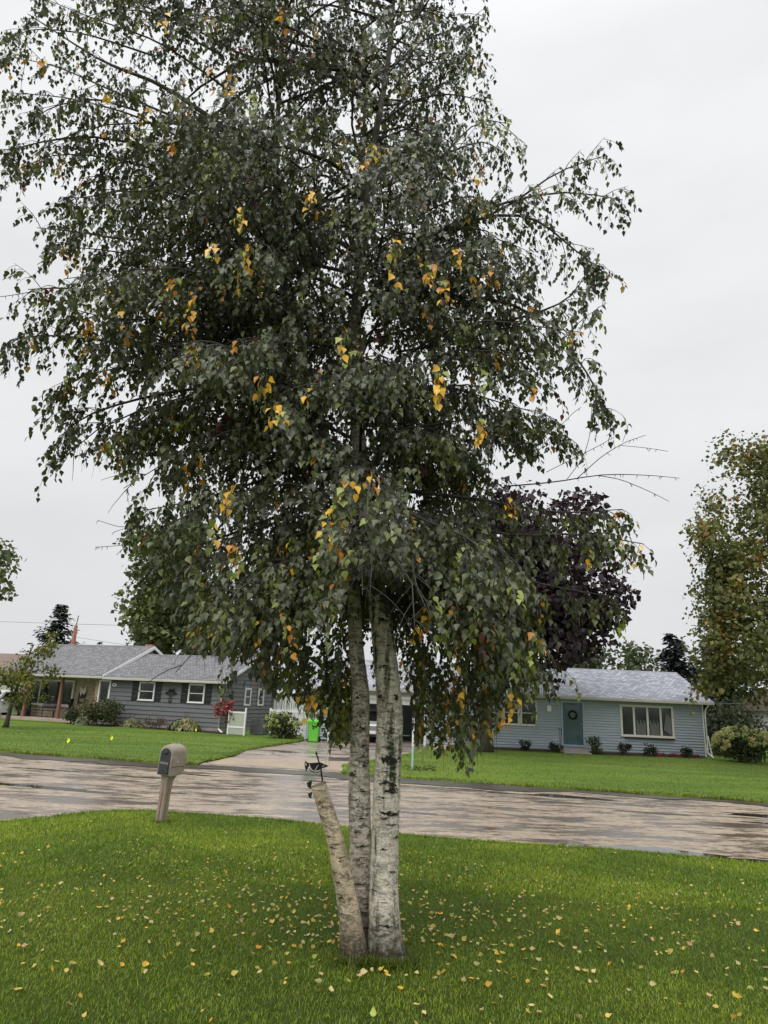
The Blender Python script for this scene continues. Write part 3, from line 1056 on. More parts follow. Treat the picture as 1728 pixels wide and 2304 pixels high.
# narrow windows in the end wall
for y0, y1 in ((2.66, 3.42), (4.42, 5.16)):
    Rm = Matrix.Rotation(math.pi / 2, 4, 'Z')
    f = MB()
    for bx in ((y0, y0 + 0.1, 1.42, 2.48), (y1 - 0.1, y1, 1.42, 2.48), (y0 + 0.1, y1 - 0.1, 1.42, 1.52), (y0 + 0.1, y1 - 0.1, 2.38, 2.48)):
        f.box(0.0, 0.085, bx[0], bx[1], bx[2], bx[3])
    wn_ = f.build('window', MAT['white'], L)
    MB().box(0.03, 0.045, y0 + 0.1, y1 - 0.1, 1.52, 2.38).build('pane', MAT['glass'], wn_)
    MB().box(0.02, 0.065, y0 + 0.1, y1 - 0.1, 1.93, 1.97).build('rail', MAT['white'], wn_)
# door on the porch end with storm door
fd = frame_ring(-8.5, -7.64, 0.2, 2.60, 0.1, -0.07, 0.0).build('door_frame', MAT['white'], L)
dd = solid_box(L, 'door', MAT['acgrey'], -8.40, -7.74, -0.03, -0.002, 0.25, 2.5)
solid_box(dd, 'pane', MAT['glass'], -8.30, -7.84, -0.045, -0.031, 0.9, 2.4)
MB().lathe([(0.03, 0), (0.04, 0.02), (0.02, 0.05)], 10, Matrix.Translation((-7.69, -0.07, 1.45)) @ Matrix.Rotation(math.pi / 2, 4, 'X')).build('handle', MAT['chrome'], dd)
# oval plaque
pq = [(-7.37 + 0.16 * math.cos(a), 2.33 + 0.095 * math.sin(a)) for a in np.linspace(0, 2 * np.pi, 24, endpoint=False)]
pl = MB().prism(pq, -0.075, -0.03, 'y').build('number_plaque', MAT['white'], L)
MB().prism([(-7.37 + 0.085 * math.cos(a), 2.33 + 0.04 * math.sin(a)) for a in np.linspace(0, 2 * np.pi, 18, endpoint=False)], -0.08, -0.0755, 'y').build('plaque_face', MAT['acgrey'], pl)
# wrought iron wall ornament
orn = MB()
cx, cz = -3.32, 2.0
orn.tube([(cx - 0.38, -0.08, cz + 0.02), (cx - 0.2, -0.1, cz + 0.06), (cx, -0.1, cz + 0.07), (cx + 0.2, -0.1, cz + 0.06), (cx + 0.38, -0.08, cz + 0.02)], 0.022, 5)
orn.tube([(cx - 0.38, -0.08, cz + 0.02), (cx - 0.22, -0.1, cz - 0.10), (cx, -0.11, cz - 0.14), (cx + 0.22, -0.1, cz - 0.10), (cx + 0.38, -0.08, cz + 0.02)], 0.022, 5)
orn.tube([(cx - 0.28, -0.09, cz - 0.02), (cx, -0.1, cz - 0.03), (cx + 0.28, -0.09, cz - 0.02)], 0.014, 5)
for k, dx in enumerate((-0.18, -0.1, -0.03, 0.05, 0.12, 0.2)):
    orn.tube([(cx + dx * 0.7, -0.09, cz + 0.06), (cx + dx, -0.09, cz + 0.17 + 0.08 * (k % 2)), (cx + dx * 1.2, -0.09, cz + 0.21 + 0.1 * (k % 2))], [0.03, 0.022, 0.008], 5)
orn.tube([(cx - 0.02, -0.09, cz - 0.14), (cx - 0.08, -0.09, cz - 0.30), (cx - 0.10, -0.09, cz - 0.44), (cx, -0.09, cz - 0.60)], 0.018, 5)
orn.tube([(cx + 0.02, -0.09, cz - 0.14), (cx + 0.07, -0.09, cz - 0.30), (cx + 0.09, -0.09, cz - 0.44), (cx, -0.09, cz - 0.60)], 0.018, 5)
orn.tube([(cx - 0.09, -0.09, cz - 0.44), (cx, -0.09, cz - 0.40), (cx + 0.09, -0.09, cz - 0.44)], 0.014, 5)
o = orn.build('wall_ornament', MAT['iron'], None, smooth=True)
o.matrix_world = Matrix.Translation((-8.9, 40.6, -0.70)) @ Matrix.Rotation(math.radians(-18), 4, 'Z')
tag(o, 'black wrought iron scroll ornament hung between the two shuttered windows', 'wall ornament')
# porch: slab, posts, picture window, ledge stones
solid_box(L, 'porch_slab', MAT['concrete'], -16.2, -8.6, -0.15, 1.48, -0.25, 0.17, bevel=0.02)
solid_box(L, 'post', MAT['cedar'], -11.46, -11.30, 0.0, 0.16, 0.17, 2.75)
solid_box(L, 'post', MAT['cedar'], -14.12, -13.96, 0.0, 0.16, 0.17, 2.75)
solid_box(L, 'post', MAT['tanpost'], -8.78, -8.58, 0.0, 0.2, 0.17, 2.75)
window(L, -15.3, -12.45, 0.86, 2.5, MAT['cream'], rail=False, w=0.12, y=1.48, mullions=(-14.31,))
window(L, -12.62, -11.58, 0.86, 2.5, MAT['cream'], rail=False, w=0.12, y=1.44)
for row in range(3):
    x = -15.6 + 0.2 * (row % 2)
    while x < -9.0:
        wd = random.uniform(0.35, 0.75)
        MB().box(x, x + wd - 0.02, 1.40 + random.uniform(0, 0.03), 1.52, 0.18 + row * 0.2, 0.36 + row * 0.2).build('ledge_stone', MAT['stone'], L, bevel=0.012)
        x += wd
solid_box(L, 'ledge_cap', MAT['stone'], -15.6, -11.3, 1.30, 1.46, 0.782, 0.858)
for row in range(9):
    x = -11.35 + 0.12 * (row % 2)
    while x < -9.0:
        wd = min(random.uniform(0.3, 0.6), -8.8 - x)
        MB().box(x, x + wd - 0.015, 1.44 + random.uniform(0, 0.025), 1.52, 0.88 + row * 0.2, 1.06 + row * 0.2).build('ledge_stone', MAT['stone'], L, bevel=0.01)
        x += wd
# downspout with elbow
MB().tube([(0.05, -0.5, 2.62), (0.10, -0.46, 2.45), (0.10, -0.12, 2.25), (0.08, -0.10, 2.1), (0.08, -0.10, 0.05)], 0.05, 8).build('downspout', MAT['cream'], L, smooth=True)
MB().tube([(0.08, -0.10, 0.16), (0.3, -0.35, 0.1), (0.75, -0.8, 0.02)], 0.05, 8).build('downspout', MAT['white'], L, smooth=True)
LM = Matrix.Translation((-8.9, 40.6, -0.70)) @ Matrix.Rotation(math.radians(-18), 4, 'Z')


def lw(x, y, z=0.0):
    return tuple(LM @ Vector((x, y, z)))


# flue cap on the ridge
MB().box(-9.0, -8.5, 4.6, 4.9, 4.7, 5.1).build('chimney', MAT['rust'], L)

# porch furniture
bn = thing('garden_bench', 'black slatted metal bench on the brick red posted porch', 'bench', lw(-12.9, 0.65, 0.17), math.radians(-18))
for x in (-0.9, -0.42, 0.5, 0.88):
    MB().tube([(x, -0.25 if abs(x) > .6 else 0.22, 0), (x, -0.25 if abs(x) > .6 else 0.22, 0.42)], 0.024, 6).build('leg', MAT['iron'], bn)
for x in (-0.9, 0.9):
    MB().tube([(x, -0.27, 0.40), (x, -0.27, 0.66), (x, -0.1, 0.70), (x, 0.22, 0.68)], 0.024, 6).build('armrest', MAT['iron'], bn)
for k in range(6):
    MB().box(-0.9, 0.9, -0.26 + k * 0.085, -0.2 + k * 0.085, 0.41, 0.43).build('slat', MAT['iron'], bn)
MB().tube([(-0.5, 0.25, 0.42), (-0.5, 0.3, 0.95), (0, 0.31, 1.02), (0.85, 0.3, 0.92), (0.9, 0.25, 0.42)], 0.02, 6).tube([(-0.5, 0.26, 0.55), (0.9, 0.26, 0.55)], 0.016, 6).build('back_frame', MAT['iron'], bn)
for k in range(15):
    x = -0.43 + k * 0.09
    MB().box(x, x + 0.04, 0.265, 0.285, 0.55, 0.95).build('back_slat', MAT['iron'], bn)
gr = thing('kettle_grill', 'round black lidded grill at the open end of the porch', 'grill', lw(-14.95, 0.6, 0.17), 0)
MB().lathe([(0.08, 0.30), (0.22, 0.42), (0.27, 0.62), (0.27, 0.66)], 16).build('bowl', MAT['iron'], gr, smooth=True)
MB().lathe([(0.28, 0.665), (0.26, 0.78), (0.16, 0.90), (0.03, 0.94)], 16).build('lid', MAT['iron'], gr, smooth=True)
MB().lathe([(0.20, 0.0), (0.20, 0.03), (0.06, 0.06), (0.05, 0.31)], 12).build('base', MAT['iron'], gr)
um = thing('folded_umbrella', 'tall dark closed patio umbrella leaning by the porch post', 'umbrella', lw(-14.45, 0.75, 0.17), 0)
MB().lathe([(0.22, 0.0), (0.24, 0.3), (0.19, 0.9), (0.13, 1.5), (0.05, 2.1)], 10).build('canopy', plain('navy canvas', (0.02, 0.024, 0.03), 0.8, 0.2), um, smooth=True)
MB().tube([(0, 0, 2.05), (0, 0, 2.25)], 0.02, 6).build('pole', MAT['iron'], um)
art = thing('porch_picture', 'white and black cut-out picture hung on the tan porch wall', 'picture', lw(-10.85, 1.40, 1.62), math.radians(-18))
MB().prism([(-0.22, 0.55), (0.0, 0.35), (0.22, 0.55), (0.24, 0.2), (0.05, -0.15), (-0.1, -0.15), (-0.24, 0.2)], -0.03, 0.0, 'y').build('panel', MAT['cream'], art)
MB().box(-0.3, -0.24, -0.02, 0.02, -0.6, 0.2).box(0.18, 0.24, -0.02, 0.02, -0.6, 0.2).box(-0.24, 0.18, -0.02, 0.02, -0.5, -0.44).build('stand', MAT['iron'], art)
MB().prism([(-0.05, 0.1), (0.22, 0.0), (0.12, -0.25), (-0.15, -0.2)], -0.045, -0.031, 'y').build('patch', MAT['iron'], art)
pt = thing('porch_planter', 'small black urn beside the porch picture window', 'planter', lw(-11.35, 1.0, 0.17), 0)
MB().lathe([(0.14, 0), (0.1, 0.1), (0.08, 0.7), (0.17, 0.95), (0.19, 1.15)], 12).build('urn', MAT['iron'], pt, smooth=True)
MB().lathe([(0.205, 1.14), (0.21, 1.17), (0.20, 1.19)], 12).build('rim', MAT['iron'], pt)

# ------------------------------------------------------------------ side yard: screen, AC, fence, gate, bin, shed
sc_ = thing('screen_panel', 'white framed pale screen panel standing by the grey house corner', 'screen', (-7.45, 38.4, -0.70), math.radians(-22))
for x in (-0.55, 0.48):
    MB().box(x, x + 0.07, -0.04, 0.04, 0, 1.25 if x < 0 else 1.42).build('post', MAT['white'], sc_)
MB().box(-0.48, 0.48, -0.03, 0.03, 0.36, 0.44).build('rail', MAT['white'], sc_)
MB().box(-0.48, 0.48, -0.03, 0.03, 1.12, 1.20).build('rail', MAT['white'], sc_)
MB().box(-0.48, 0.48, -0.012, 0.012, 0.44, 1.12).build('panel', MAT['lattice'], sc_)
MB().box(-0.48, 0.48, -0.012, 0.012, 0.02, 0.36).build('panel', MAT['lattice'], sc_)
ac = thing('air_conditioner', 'square dark grey air conditioner unit behind the screen panel', 'air conditioner', (-6.35, 39.3, -0.70), math.radians(-18))
MB().box(-0.38, 0.38, -0.38, 0.38, 0.05, 0.12).box(-0.38, 0.38, -0.38, 0.38, 0.80, 0.86).box(-0.34, 0.34, -0.34, 0.34, 0.12, 0.80).build('housing', MAT['acgrey'], ac)
for k in range(9):
    MB().box(-0.37, 0.37, -0.375, -0.345, 0.16 + k * 0.07, 0.20 + k * 0.07).build('louver', MAT['acgrey'], ac)
for x in (-0.37, 0.33):
    MB().box(x, x + 0.04, -0.376, -0.336, 0.121, 0.799).build('corner_post', MAT['acgrey'], ac)
MB().lathe([(0.28, 0.86), (0.28, 0.88), (0.05, 0.92)], 16).build('fan_grille', MAT['iron'], ac)

fn = thing('picket_fence', 'tall white picket fence running behind the grey house', 'fence', (-6.7, 46.9, -0.70), math.radians(-6))
for k in range(24):
    x = k * 0.165
    MB().prism([(x, 0.08), (x + 0.12, 0.08), (x + 0.12, 2.0), (x + 0.06, 2.08), (x, 2.0)], -0.02, 0.0, 'y').build('picket', MAT['white'], fn)
for z in (0.4, 1.2, 1.8):
    MB().box(-0.05, 4.0, 0.001, 0.05, z, z + 0.09).build('rail', MAT['white'], fn)
for x in (-0.1, 1.95, 3.95):
    MB().box(x, x + 0.11, 0.052, 0.16, 0, 2.1).build('post', MAT['white'], fn)
gt = thing('yard_gate', 'solid white vinyl yard gate with black latch beside the green bin', 'gate', (-5.9, 39.6, -0.70), math.radians(-8))
for k in range(12):
    x = 0.12 + k * 0.15
    MB().box(x, x + 0.145, -0.015, 0.015, 0.12, 1.30).build('panel_board', MAT['white'], gt)
for z in (0.10, 1.24):
    MB().box(0.1, 1.95, -0.045, -0.017, z, z + 0.13).build('rail', MAT['white'], gt)
for x in (0.0, 0.98, 1.96):
    MB().box(x, x + 0.11, -0.06, 0.05, 0, 1.42).build('post', MAT['white'], gt)
MB().box(1.05, 1.30, -0.075, -0.046, 1.18, 1.24).box(1.08, 1.14, -0.09, -0.076, 1.14, 1.27).build('latch', MAT['iron'], gt)
sh = thing('garden_shed', 'low shed with pale tan roof showing over the white fence', 'shed', (-4.0, 53.5, -0.70), math.radians(-18))
MB().box(-2.2, 2.2, 0, 3.0, 0, 2.1).build('wall', MAT['cream'], sh)
MB().prism([(-2.5, 2.05), (0, 3.0), (2.5, 2.05), (2.5, 2.2), (0, 3.15), (-2.5, 2.2)], -0.3, 3.3, 'y').build('roof', plain('tan roof', (0.30, 0.29, 0.24), 0.8, 0.15, 2), sh)
MB().box(-0.5, 0.5, -0.04, 0.0, 0, 1.9).build('door', MAT['white'], sh)

bi = thing('wheeled_bin', 'bright green wheeled recycling bin at the end of the driveway', 'bin', (-3.05, 35.95, -0.735), math.radians(-6))
bp = [(0.22, 0.0), (0.30, 1.0)]
V = [(sx * 0.23, sy * 0.24, 0.03) for sx, sy in ((-1, -1), (1, -1), (1, 1), (-1, 1))] + [(sx * 0.30, sy * 0.33, 0.96) for sx, sy in ((-1, -1), (1, -1), (1, 1), (-1, 1))]
MB().add(V, [(3, 2, 1, 0), (4, 5, 6, 7), (0, 1, 5, 4), (1, 2, 6, 5), (2, 3, 7, 6), (3, 0, 4, 7)]).build('body', MAT['bingreen'], bi, bevel=0.03)
MB().box(-0.33, 0.33, -0.36, 0.36, 0.92, 0.965).build('rim', MAT['bingreen'], bi, bevel=0.012)
MB().prism([(-0.36, 0.97), (0.38, 0.97), (0.36, 1.03), (0.1, 1.09), (-0.2, 1.08), (-0.36, 1.02)], -0.33, 0.33, 'x').build('lid', MAT['bingreen'], bi, bevel=0.015)
MB().tube([(-0.26, 0.42, 0.98), (0.26, 0.42, 0.98)], 0.018, 6).build('handle', MAT['bingreen'], bi)
for x in (-0.31, 0.25):
    MB().lathe([(0.02, 0), (0.13, 0.0), (0.14, 0.01), (0.14, 0.05), (0.13, 0.06), (0.02, 0.06)], 16, Matrix.Translation((x, 0.12, 0.14)) @ Matrix.Rotation(math.pi / 2, 4, 'Y')).build('wheel', MAT['rubber'], bi)
mk = MB()
for k in range(3):
    a = 2 * math.pi * k / 3 + 0.5
    M_ = Matrix.Translation((0.02 + 0.06 * math.cos(a), -0.328, 0.74 + 0.06 * math.sin(a))) @ Matrix.Rotation(-a + 0.6, 4, 'Y')
    mk.prism([(-0.055, -0.025), (0.02, -0.025), (0.02, -0.05), (0.07, 0.0), (0.02, 0.05), (0.02, 0.02), (-0.055, 0.02)], 0, 0.014, 'y')
    nloc = len(mk.v) - 14
    for i in range(nloc, len(mk.v)):
        mk.v[i] = tuple(M_ @ Vector(mk.v[i]))
mk.build('arrow_mark', MAT['iron'], bi)


# ------------------------------------------------------------------ cars
def car(name, label, loc, rotz, group=None):
    t = thing(name, label, 'car', loc, rotz, group)
    prof = [(-2.2, 0.35), (-2.25, 0.62), (-2.15, 0.92), (-1.3, 1.02), (-0.55, 1.55), (0.3, 1.68), (1.5, 1.64), (2.05, 1.1), (2.2, 1.0), (2.22, 0.45), (2.1, 0.32)]
    V, F = [], []
    n = len(prof)
    xs_ = [-0.9, -0.86, -0.7, 0.7, 0.86, 0.9]
    for x in xs_:
        for y, z in prof:
            k = 1.0
            if z > 1.05:
                k = 1 - 0.22 * (z - 1.05) / 0.6
            sh_ = 0.97 if abs(x) > 0.88 else 1.0
            V.append((x * k, y * sh_, 0.33 + (z - 0.33) * (0.985 if abs(x) > 0.88 else 1)))
    for i in range(len(xs_) - 1):
        for j in range(n):
            F.append((i * n + j, i * n + (j + 1) % n, (i + 1) * n + (j + 1) % n, (i + 1) * n + j))
    F.append(tuple(range(n)))
    F.append(tuple((len(xs_) - 1) * n + j for j in reversed(range(n))))
    MB().add(V, F).build('body', MAT['carwhite'], t, smooth=False, bevel=0.03)
    MB().add([(-0.74, -1.25, 1.05), (0.74, -1.25, 1.05), (0.64, -0.58, 1.53), (-0.64, -0.58, 1.53)], [(0, 1, 2, 3)]).build('windshield', MAT['glass'], t).location = (0, -0.03, 0.02)
    for s in (-1, 1):
        MB().add([(s * 0.905, -0.95, 1.08), (s * 0.905, 1.75, 1.08), (s * 0.80, 1.45, 1.56), (s * 0.80, -0.45, 1.52)], [(0, 1, 2, 3) if s > 0 else (3, 2, 1, 0)]).build('side_window', MAT['glass'], t)
        for y in (-1.38, 1.38):
            w_ = MB().lathe([(0.02, -0.1), (0.30, -0.11), (0.34, -0.08), (0.34, 0.08), (0.30, 0.11), (0.02, 0.10)], 20, Matrix.Translation((s * 0.82, y, 0.34)) @ Matrix.Rotation(math.pi / 2, 4, 'Y')).build('wheel', MAT['rubber'], t)
            MB().lathe([(0.02, -0.02), (0.20, -0.02), (0.21, 0.0), (0.05, 0.02)], 16, Matrix.Translation((s * 0.935, y, 0.34)) @ Matrix.Rotation(math.pi / 2, 4, 'Y')).build('rim', MAT['chrome'], w_)
        MB().box(s * 0.80 - 0.14 if s > 0 else -0.86, s * 0.86 if s > 0 else -0.66, -2.26, -2.15, 0.70, 0.84).build('headlight', MAT['lampglass'], t, bevel=0.02)
        MB().box(min(s * 0.9, s * 1.05), max(s * 0.9, s * 1.05), -0.85, -0.7, 1.02, 1.14).build('mirror', MAT['carwhite'], t, bevel=0.02)
    for k in range(4):
        MB().box(-0.62, 0.62, -2.275, -2.2, 0.64 + k * 0.06, 0.675 + k * 0.06).build('grille_bar', MAT['chrome'], t)
    MB().box(-0.8, 0.8, -2.27, -2.15, 0.33, 0.44).build('bumper_valance', MAT['rubber'], t)
    MB().box(-0.26, 0.26, -2.285, -2.272, 0.48, 0.60).build('number_plate', MAT['white'], t)
    return t


car('parked_car', 'white car parked in the blue house garage behind the birch trunks', (-0.3, 39.0, -0.735), math.radians(2))
car('parked_car', 'white car parked beyond the kettle grill at the end of the porch', tuple(np.array(lw(-16.55, 0.6)) + np.array([0, 0, 0.02])), math.radians(-18))

# ------------------------------------------------------------------ mailbox
mb = thing('mailbox', 'leaning beige plastic mailbox on a matching post with dark grey door', 'mailbox', (-3.56, 12.62, -0.66), 0)
yaw = math.atan2(-0.92, -0.39)
# local frame: +X is the way the door faces
mb.rotation_euler = (math.radians(0), math.radians(3.2), 0)
mb.rotation_mode = 'XYZ'
mb.matrix_world = Matrix.Translation((-3.575, 12.6, -0.67)) @ Matrix.Rotation(math.radians(3.0), 4, 'Y') @ Matrix.Rotation(yaw, 4, 'Z')


def loft(sections):
    n = len(sections[0])
    m = MB()
    V = [p for s_ in sections for p in s_]
    F = []
    for i in range(len(sections) - 1):
        for j in range(n):
            F.append((i * n + j, i * n + (j + 1) % n, (i + 1) * n + (j + 1) % n, (i + 1) * n + j))
    F.append(tuple(reversed(range(n))))
    F.append(tuple((len(sections) - 1) * n + j for j in range(n)))
    return m.add(V, F)


def mail_section(x, hw, zb, zt, round_=0.13):
    pts = [(x, -hw, zb), (x, -hw, (zb + zt) / 2), (x, -hw, zt - round_)]
    for a in np.linspace(math.pi, 0, 11)[1:-1]:
        pts.append((x, hw * math.cos(a), zt - round_ + round_ * math.sin(a)))
    pts += [(x, hw, zt - round_), (x, hw, (zb + zt) / 2), (x, hw, zb)]
    return pts


S = [mail_section(0.165, 0.125, 0.84, 1.30), mail_section(0.155, 0.137, 0.83, 1.32), mail_section(0.0, 0.142, 0.83, 1.345), mail_section(-0.14, 0.14, 0.84, 1.34),
     mail_section(-0.22, 0.132, 0.90, 1.315), mail_section(-0.26, 0.115, 0.95, 1.27), mail_section(-0.275, 0.09, 0.98, 1.22, 0.1)]
MB_ = loft(S).build('box', MAT['mbox'], mb, smooth=True)
m_ = MB_.modifiers.new('edge', 'EDGE_SPLIT')
m_.split_angle = math.radians(50)
MB().box(-0.20, 0.14, -0.1405, 0.1425, 0.972, 0.981).build('seam', MAT['rubber'], MB_)
MB().tube([(0.005, 0.144, 1.06), (0.005, 0.150, 1.06)], 0.012, 8).build('flag_pivot', MAT['white'], MB_)
fr = loft([mail_section(0.1655, 0.110, 0.85, 1.275, 0.10), mail_section(0.176, 0.106, 0.855, 1.27, 0.10)]).build('door', MAT['mdoor'], mb, bevel=0.004)
MB().prism([(-0.05, 1.20), (-0.04, 1.225), (0.0, 1.24), (0.04, 1.225), (0.05, 1.20), (0.03, 1.185), (-0.03, 1.185)], 0.178, 0.205, 'x').build('handle', MAT['mdoor'], fr, bevel=0.006)
MB().box(0.177, 0.181, -0.085, 0.085, 1.012, 1.046).build('label_plate', plain('faded label', (0.22, 0.22, 0.18), 0.6, 0.2, 20), fr)
MB().box(0.177, 0.187, -0.095, 0.095, 0.865, 0.995).build('lower_flap', MAT['mdoor'], fr, bevel=0.006)
MB().tube([(0.187, 0.0, 0.915), (0.191, 0.0, 0.915)], 0.012, 8).build('lock', MAT['iron'], fr)
loft([[(0.09, -0.065, -0.12), (0.09, 0.065, -0.12), (-0.07, 0.065, -0.12), (-0.07, -0.065, -0.12)],
      [(0.095, -0.06, 0.5), (0.095, 0.06, 0.5), (-0.055, 0.06, 0.5), (-0.055, -0.06, 0.5)],
      [(0.10, -0.065, 0.74), (0.10, 0.065, 0.74), (-0.07, 0.065, 0.74), (-0.07, -0.065, 0.74)],
      [(0.11, -0.08, 0.84), (0.11, 0.08, 0.84), (-0.14, 0.08, 0.84), (-0.14, -0.08, 0.84)]]).build('post', MAT['mbox'], mb, bevel=0.008)
MB().box(0.02, 0.028, 0.0605, 0.068, -0.1, 0.80).build('post_groove', MAT['cedar'], mb)
MB().box(0.0935, 0.1005, -0.008, 0.008, -0.1, 0.70).build('post_groove', MAT['cedar'], mb)

# ------------------------------------------------------------------ small yard things
for k, (x, y, ln) in enumerate(((-11.63, 27.2, 0.1), (-10.82, 29.4, -0.2), (-9.46, 37.6, 0.15))):
    lab = ['yellow marker flag on the lawn closest to the street of the three', 'yellow marker flag in mid lawn before the grey house', 'yellow marker flag near the hosta bed by the grey wall'][k]
    t = thing('marker_flag', lab, 'flag', (x, y, float(far_z(np.array(x), np.array(y)))), 0.3 * k, 'yellow marker flags in the far lawn')
    MB().tube([(0, 0, -0.02), (0.02, 0, 0.34)], 0.004, 5).build('wire', MAT['iron'], t)
    MB().add([(0.01, 0, 0.20), (0.02, 0, 0.34), (0.10, 0.03, 0.30), (0.13, 0.01, 0.22), (0.06, -0.02, 0.14)], [(0, 1, 2), (0, 2, 3), (0, 3, 4)]).build('flag', MAT['yellow'], t)
t = thing('marker_stake', 'slim pale blue and white marker stake at the far lawn edge', 'stake', (1.3, 24.2, -0.72), 0)
MB().box(-0.03, 0.03, -0.02, 0.02, 0, 0.75).build('lower_stake', MAT['bluestake'], t)
MB().box(-0.032, 0.032, -0.022, 0.022, 0.75, 1.75).build('upper_stake', MAT['white'], t)
t = thing('field_stone', 'flat pale field stone at the edge of the dark maple bed', 'stone', (3.2, 34.6, -0.74), 0)
r_ = np.random.default_rng(3)
V = [(0.55 * math.cos(a) * q, 0.3 * math.sin(a) * q, z) for z, q in ((0, 1), (0.12, 0.95), (0.2, 0.7)) for a in np.linspace(0, 2 * np.pi, 11, endpoint=False)]
V = [(x + r_.normal(0, 0.03), y + r_.normal(0, 0.03), z + r_.normal(0, 0.015)) for x, y, z in V]
MB().add(V, [(i * 11 + j, i * 11 + (j + 1) % 11, (i + 1) * 11 + (j + 1) % 11, (i + 1) * 11 + j) for i in range(2) for j in range(11)] + [tuple(22 + j for j in range(11))]).build('stone', MAT['stone'], t, smooth=True)

# ------------------------------------------------------------------ generic foliage
DIAMOND = np.array([(0, 0, 0), (-0.42, 0.45, 0.06), (0, 1.0, -0.08), (0.42, 0.45, 0.06)])
DIAMOND_F = np.array([(0, 3, 1), (1, 3, 2)])


def clump_leaves(clumps, per_m2, size, palette, shell=0.45, droop=0.3, maxn=60000):
    """leaves over a list of (cx,cy,cz,rx,ry,rz) clumps, palette = [(weight,(r,g,b)),...]"""
    Ps, Ns = [], []
    for cx, cy, cz, rx, ry, rz in clumps:
        n = int(per_m2 * 4 * math.pi * ((rx * ry) ** 1.6 / 3 + (rx * rz) ** 1.6 / 3 + (ry * rz) ** 1.6 / 3) ** (1 / 1.6))
        d = unit(rng.normal(size=(n, 3)))
        rad = 1 - shell * rng.random(n) ** 1.5
        lump = 1 + 0.16 * np.sin(d[:, 0] * 7 + cx * 3) * np.sin(d[:, 1] * 6 + cy) + 0.14 * np.sin(d[:, 2] * 8 + cz * 2)
        Ps.append(np.array([cx, cy, cz]) + d * (rad * lump)[:, None] * np.array([rx, ry, rz]))
        Ns.append(d)
    P, N = np.concatenate(Ps), np.concatenate(Ns)
    if len(P) > maxn:
        k = rng.permutation(len(P))[:maxn]
        P, N = P[k], N[k]
    n = len(P)
    ax = unit(rng.normal(size=(n, 3)) + N * 0.5 + np.array([0, 0, -droop * 2]))
    nr = unit(N + rng.normal(size=(n, 3)) * 0.7 + np.array([0, 0, 0.4]))
    V, F = scatter(DIAMOND, DIAMOND_F, P, ax, nr, size * rng.uniform(0.6, 1.4, n))
    w = np.array([p[0] for p in palette])
    c = np.array([p[1] for p in palette])
    field = (np.sin(P[:, 0] * 1.7 + P[:, 2]) * np.sin(P[:, 1] * 1.3 + 2 * P[:, 2] + 1) + 1) / 2
    pick = np.clip(field * 0.5 + rng.random(n) * 0.5, 0, 0.9999)
    cum = np.cumsum(w) / w.sum()
    idx = np.searchsorted(cum, pick)
    col = c[idx] * rng.uniform(0.7, 1.3, (n, 1))
    return V, F, np.repeat(col, 4, 0)


def random_clumps(center, rx, ry, rz, n, r, seed, bottom=-1.0):
    q = np.random.default_rng(seed)
    out = []
    while len(out) < n:
        d = q.normal(size=3)
        d /= np.linalg.norm(d)
        if d[2] < bottom:
            continue
        k = q.random() ** 0.45 * 0.92
        rr = r * q.uniform(0.65, 1.25)
        out.append((center[0] + d[0] * rx * k, center[1] + d[1] * ry * k, center[2] + d[2] * rz * k, rr, rr, rr * q.uniform(0.7, 0.95)))
    return out


def bg_tree(name, label, base, h_trunk, r_trunk, clumps, per_m2, size, palette, bark=None, group=None, maxn=40000, shell=0.5, lean=(0, 0), cat='tree', limbs=10):
    t = thing(name, label, cat, base, 0, group)
    B = np.array(base, float)
    top = max(c[2] for c in clumps) - B[2]
    cc = np.mean([c[:2] for c in clumps], 0) - B[:2]
    zs = np.linspace(0, top * 0.9, 12)
    P = np.array([(cc[0] * (z / top) ** 1.5 + lean[0] * z + 0.12 * r_trunk * math.sin(3 * z), cc[1] * (z / top) ** 1.5 + lean[1] * z, z - 0.05) for z in zs])
    R = r_trunk * (1.0 - 0.85 * zs / zs[-1]) + 0.02
    R[0] *= 1.45
    R[1] *= 1.05
    MB().tube(P, R, 10).build('trunk', bark or MAT['bark'], t, smooth=True)
    lm = MB()
    for c in sorted(clumps, key=lambda c: -c[3])[:limbs]:
        e = np.array(c[:3]) - B
        z0 = np.clip(e[2] * 0.55, h_trunk * 0.6, top * 0.8)
        s = np.array([np.interp(z0, P[:, 2], P[:, 0]), np.interp(z0, P[:, 2], P[:, 1]), z0])
        mid = (s + e) / 2 + np.array([0, 0, 0.12 * np.linalg.norm(e - s)])
        lm.tube([s, mid, e], [r_trunk * 0.35, r_trunk * 0.22, r_trunk * 0.06], 6)
    lm.build('limbs', bark or MAT['bark'], t, smooth=True)
    V, F, C = clump_leaves(clumps, per_m2, size, palette, shell, maxn=maxn)
    tag(tri_mesh('crown', V - B, F, MAT['foliage'], t, C), kind='stuff')
    return t


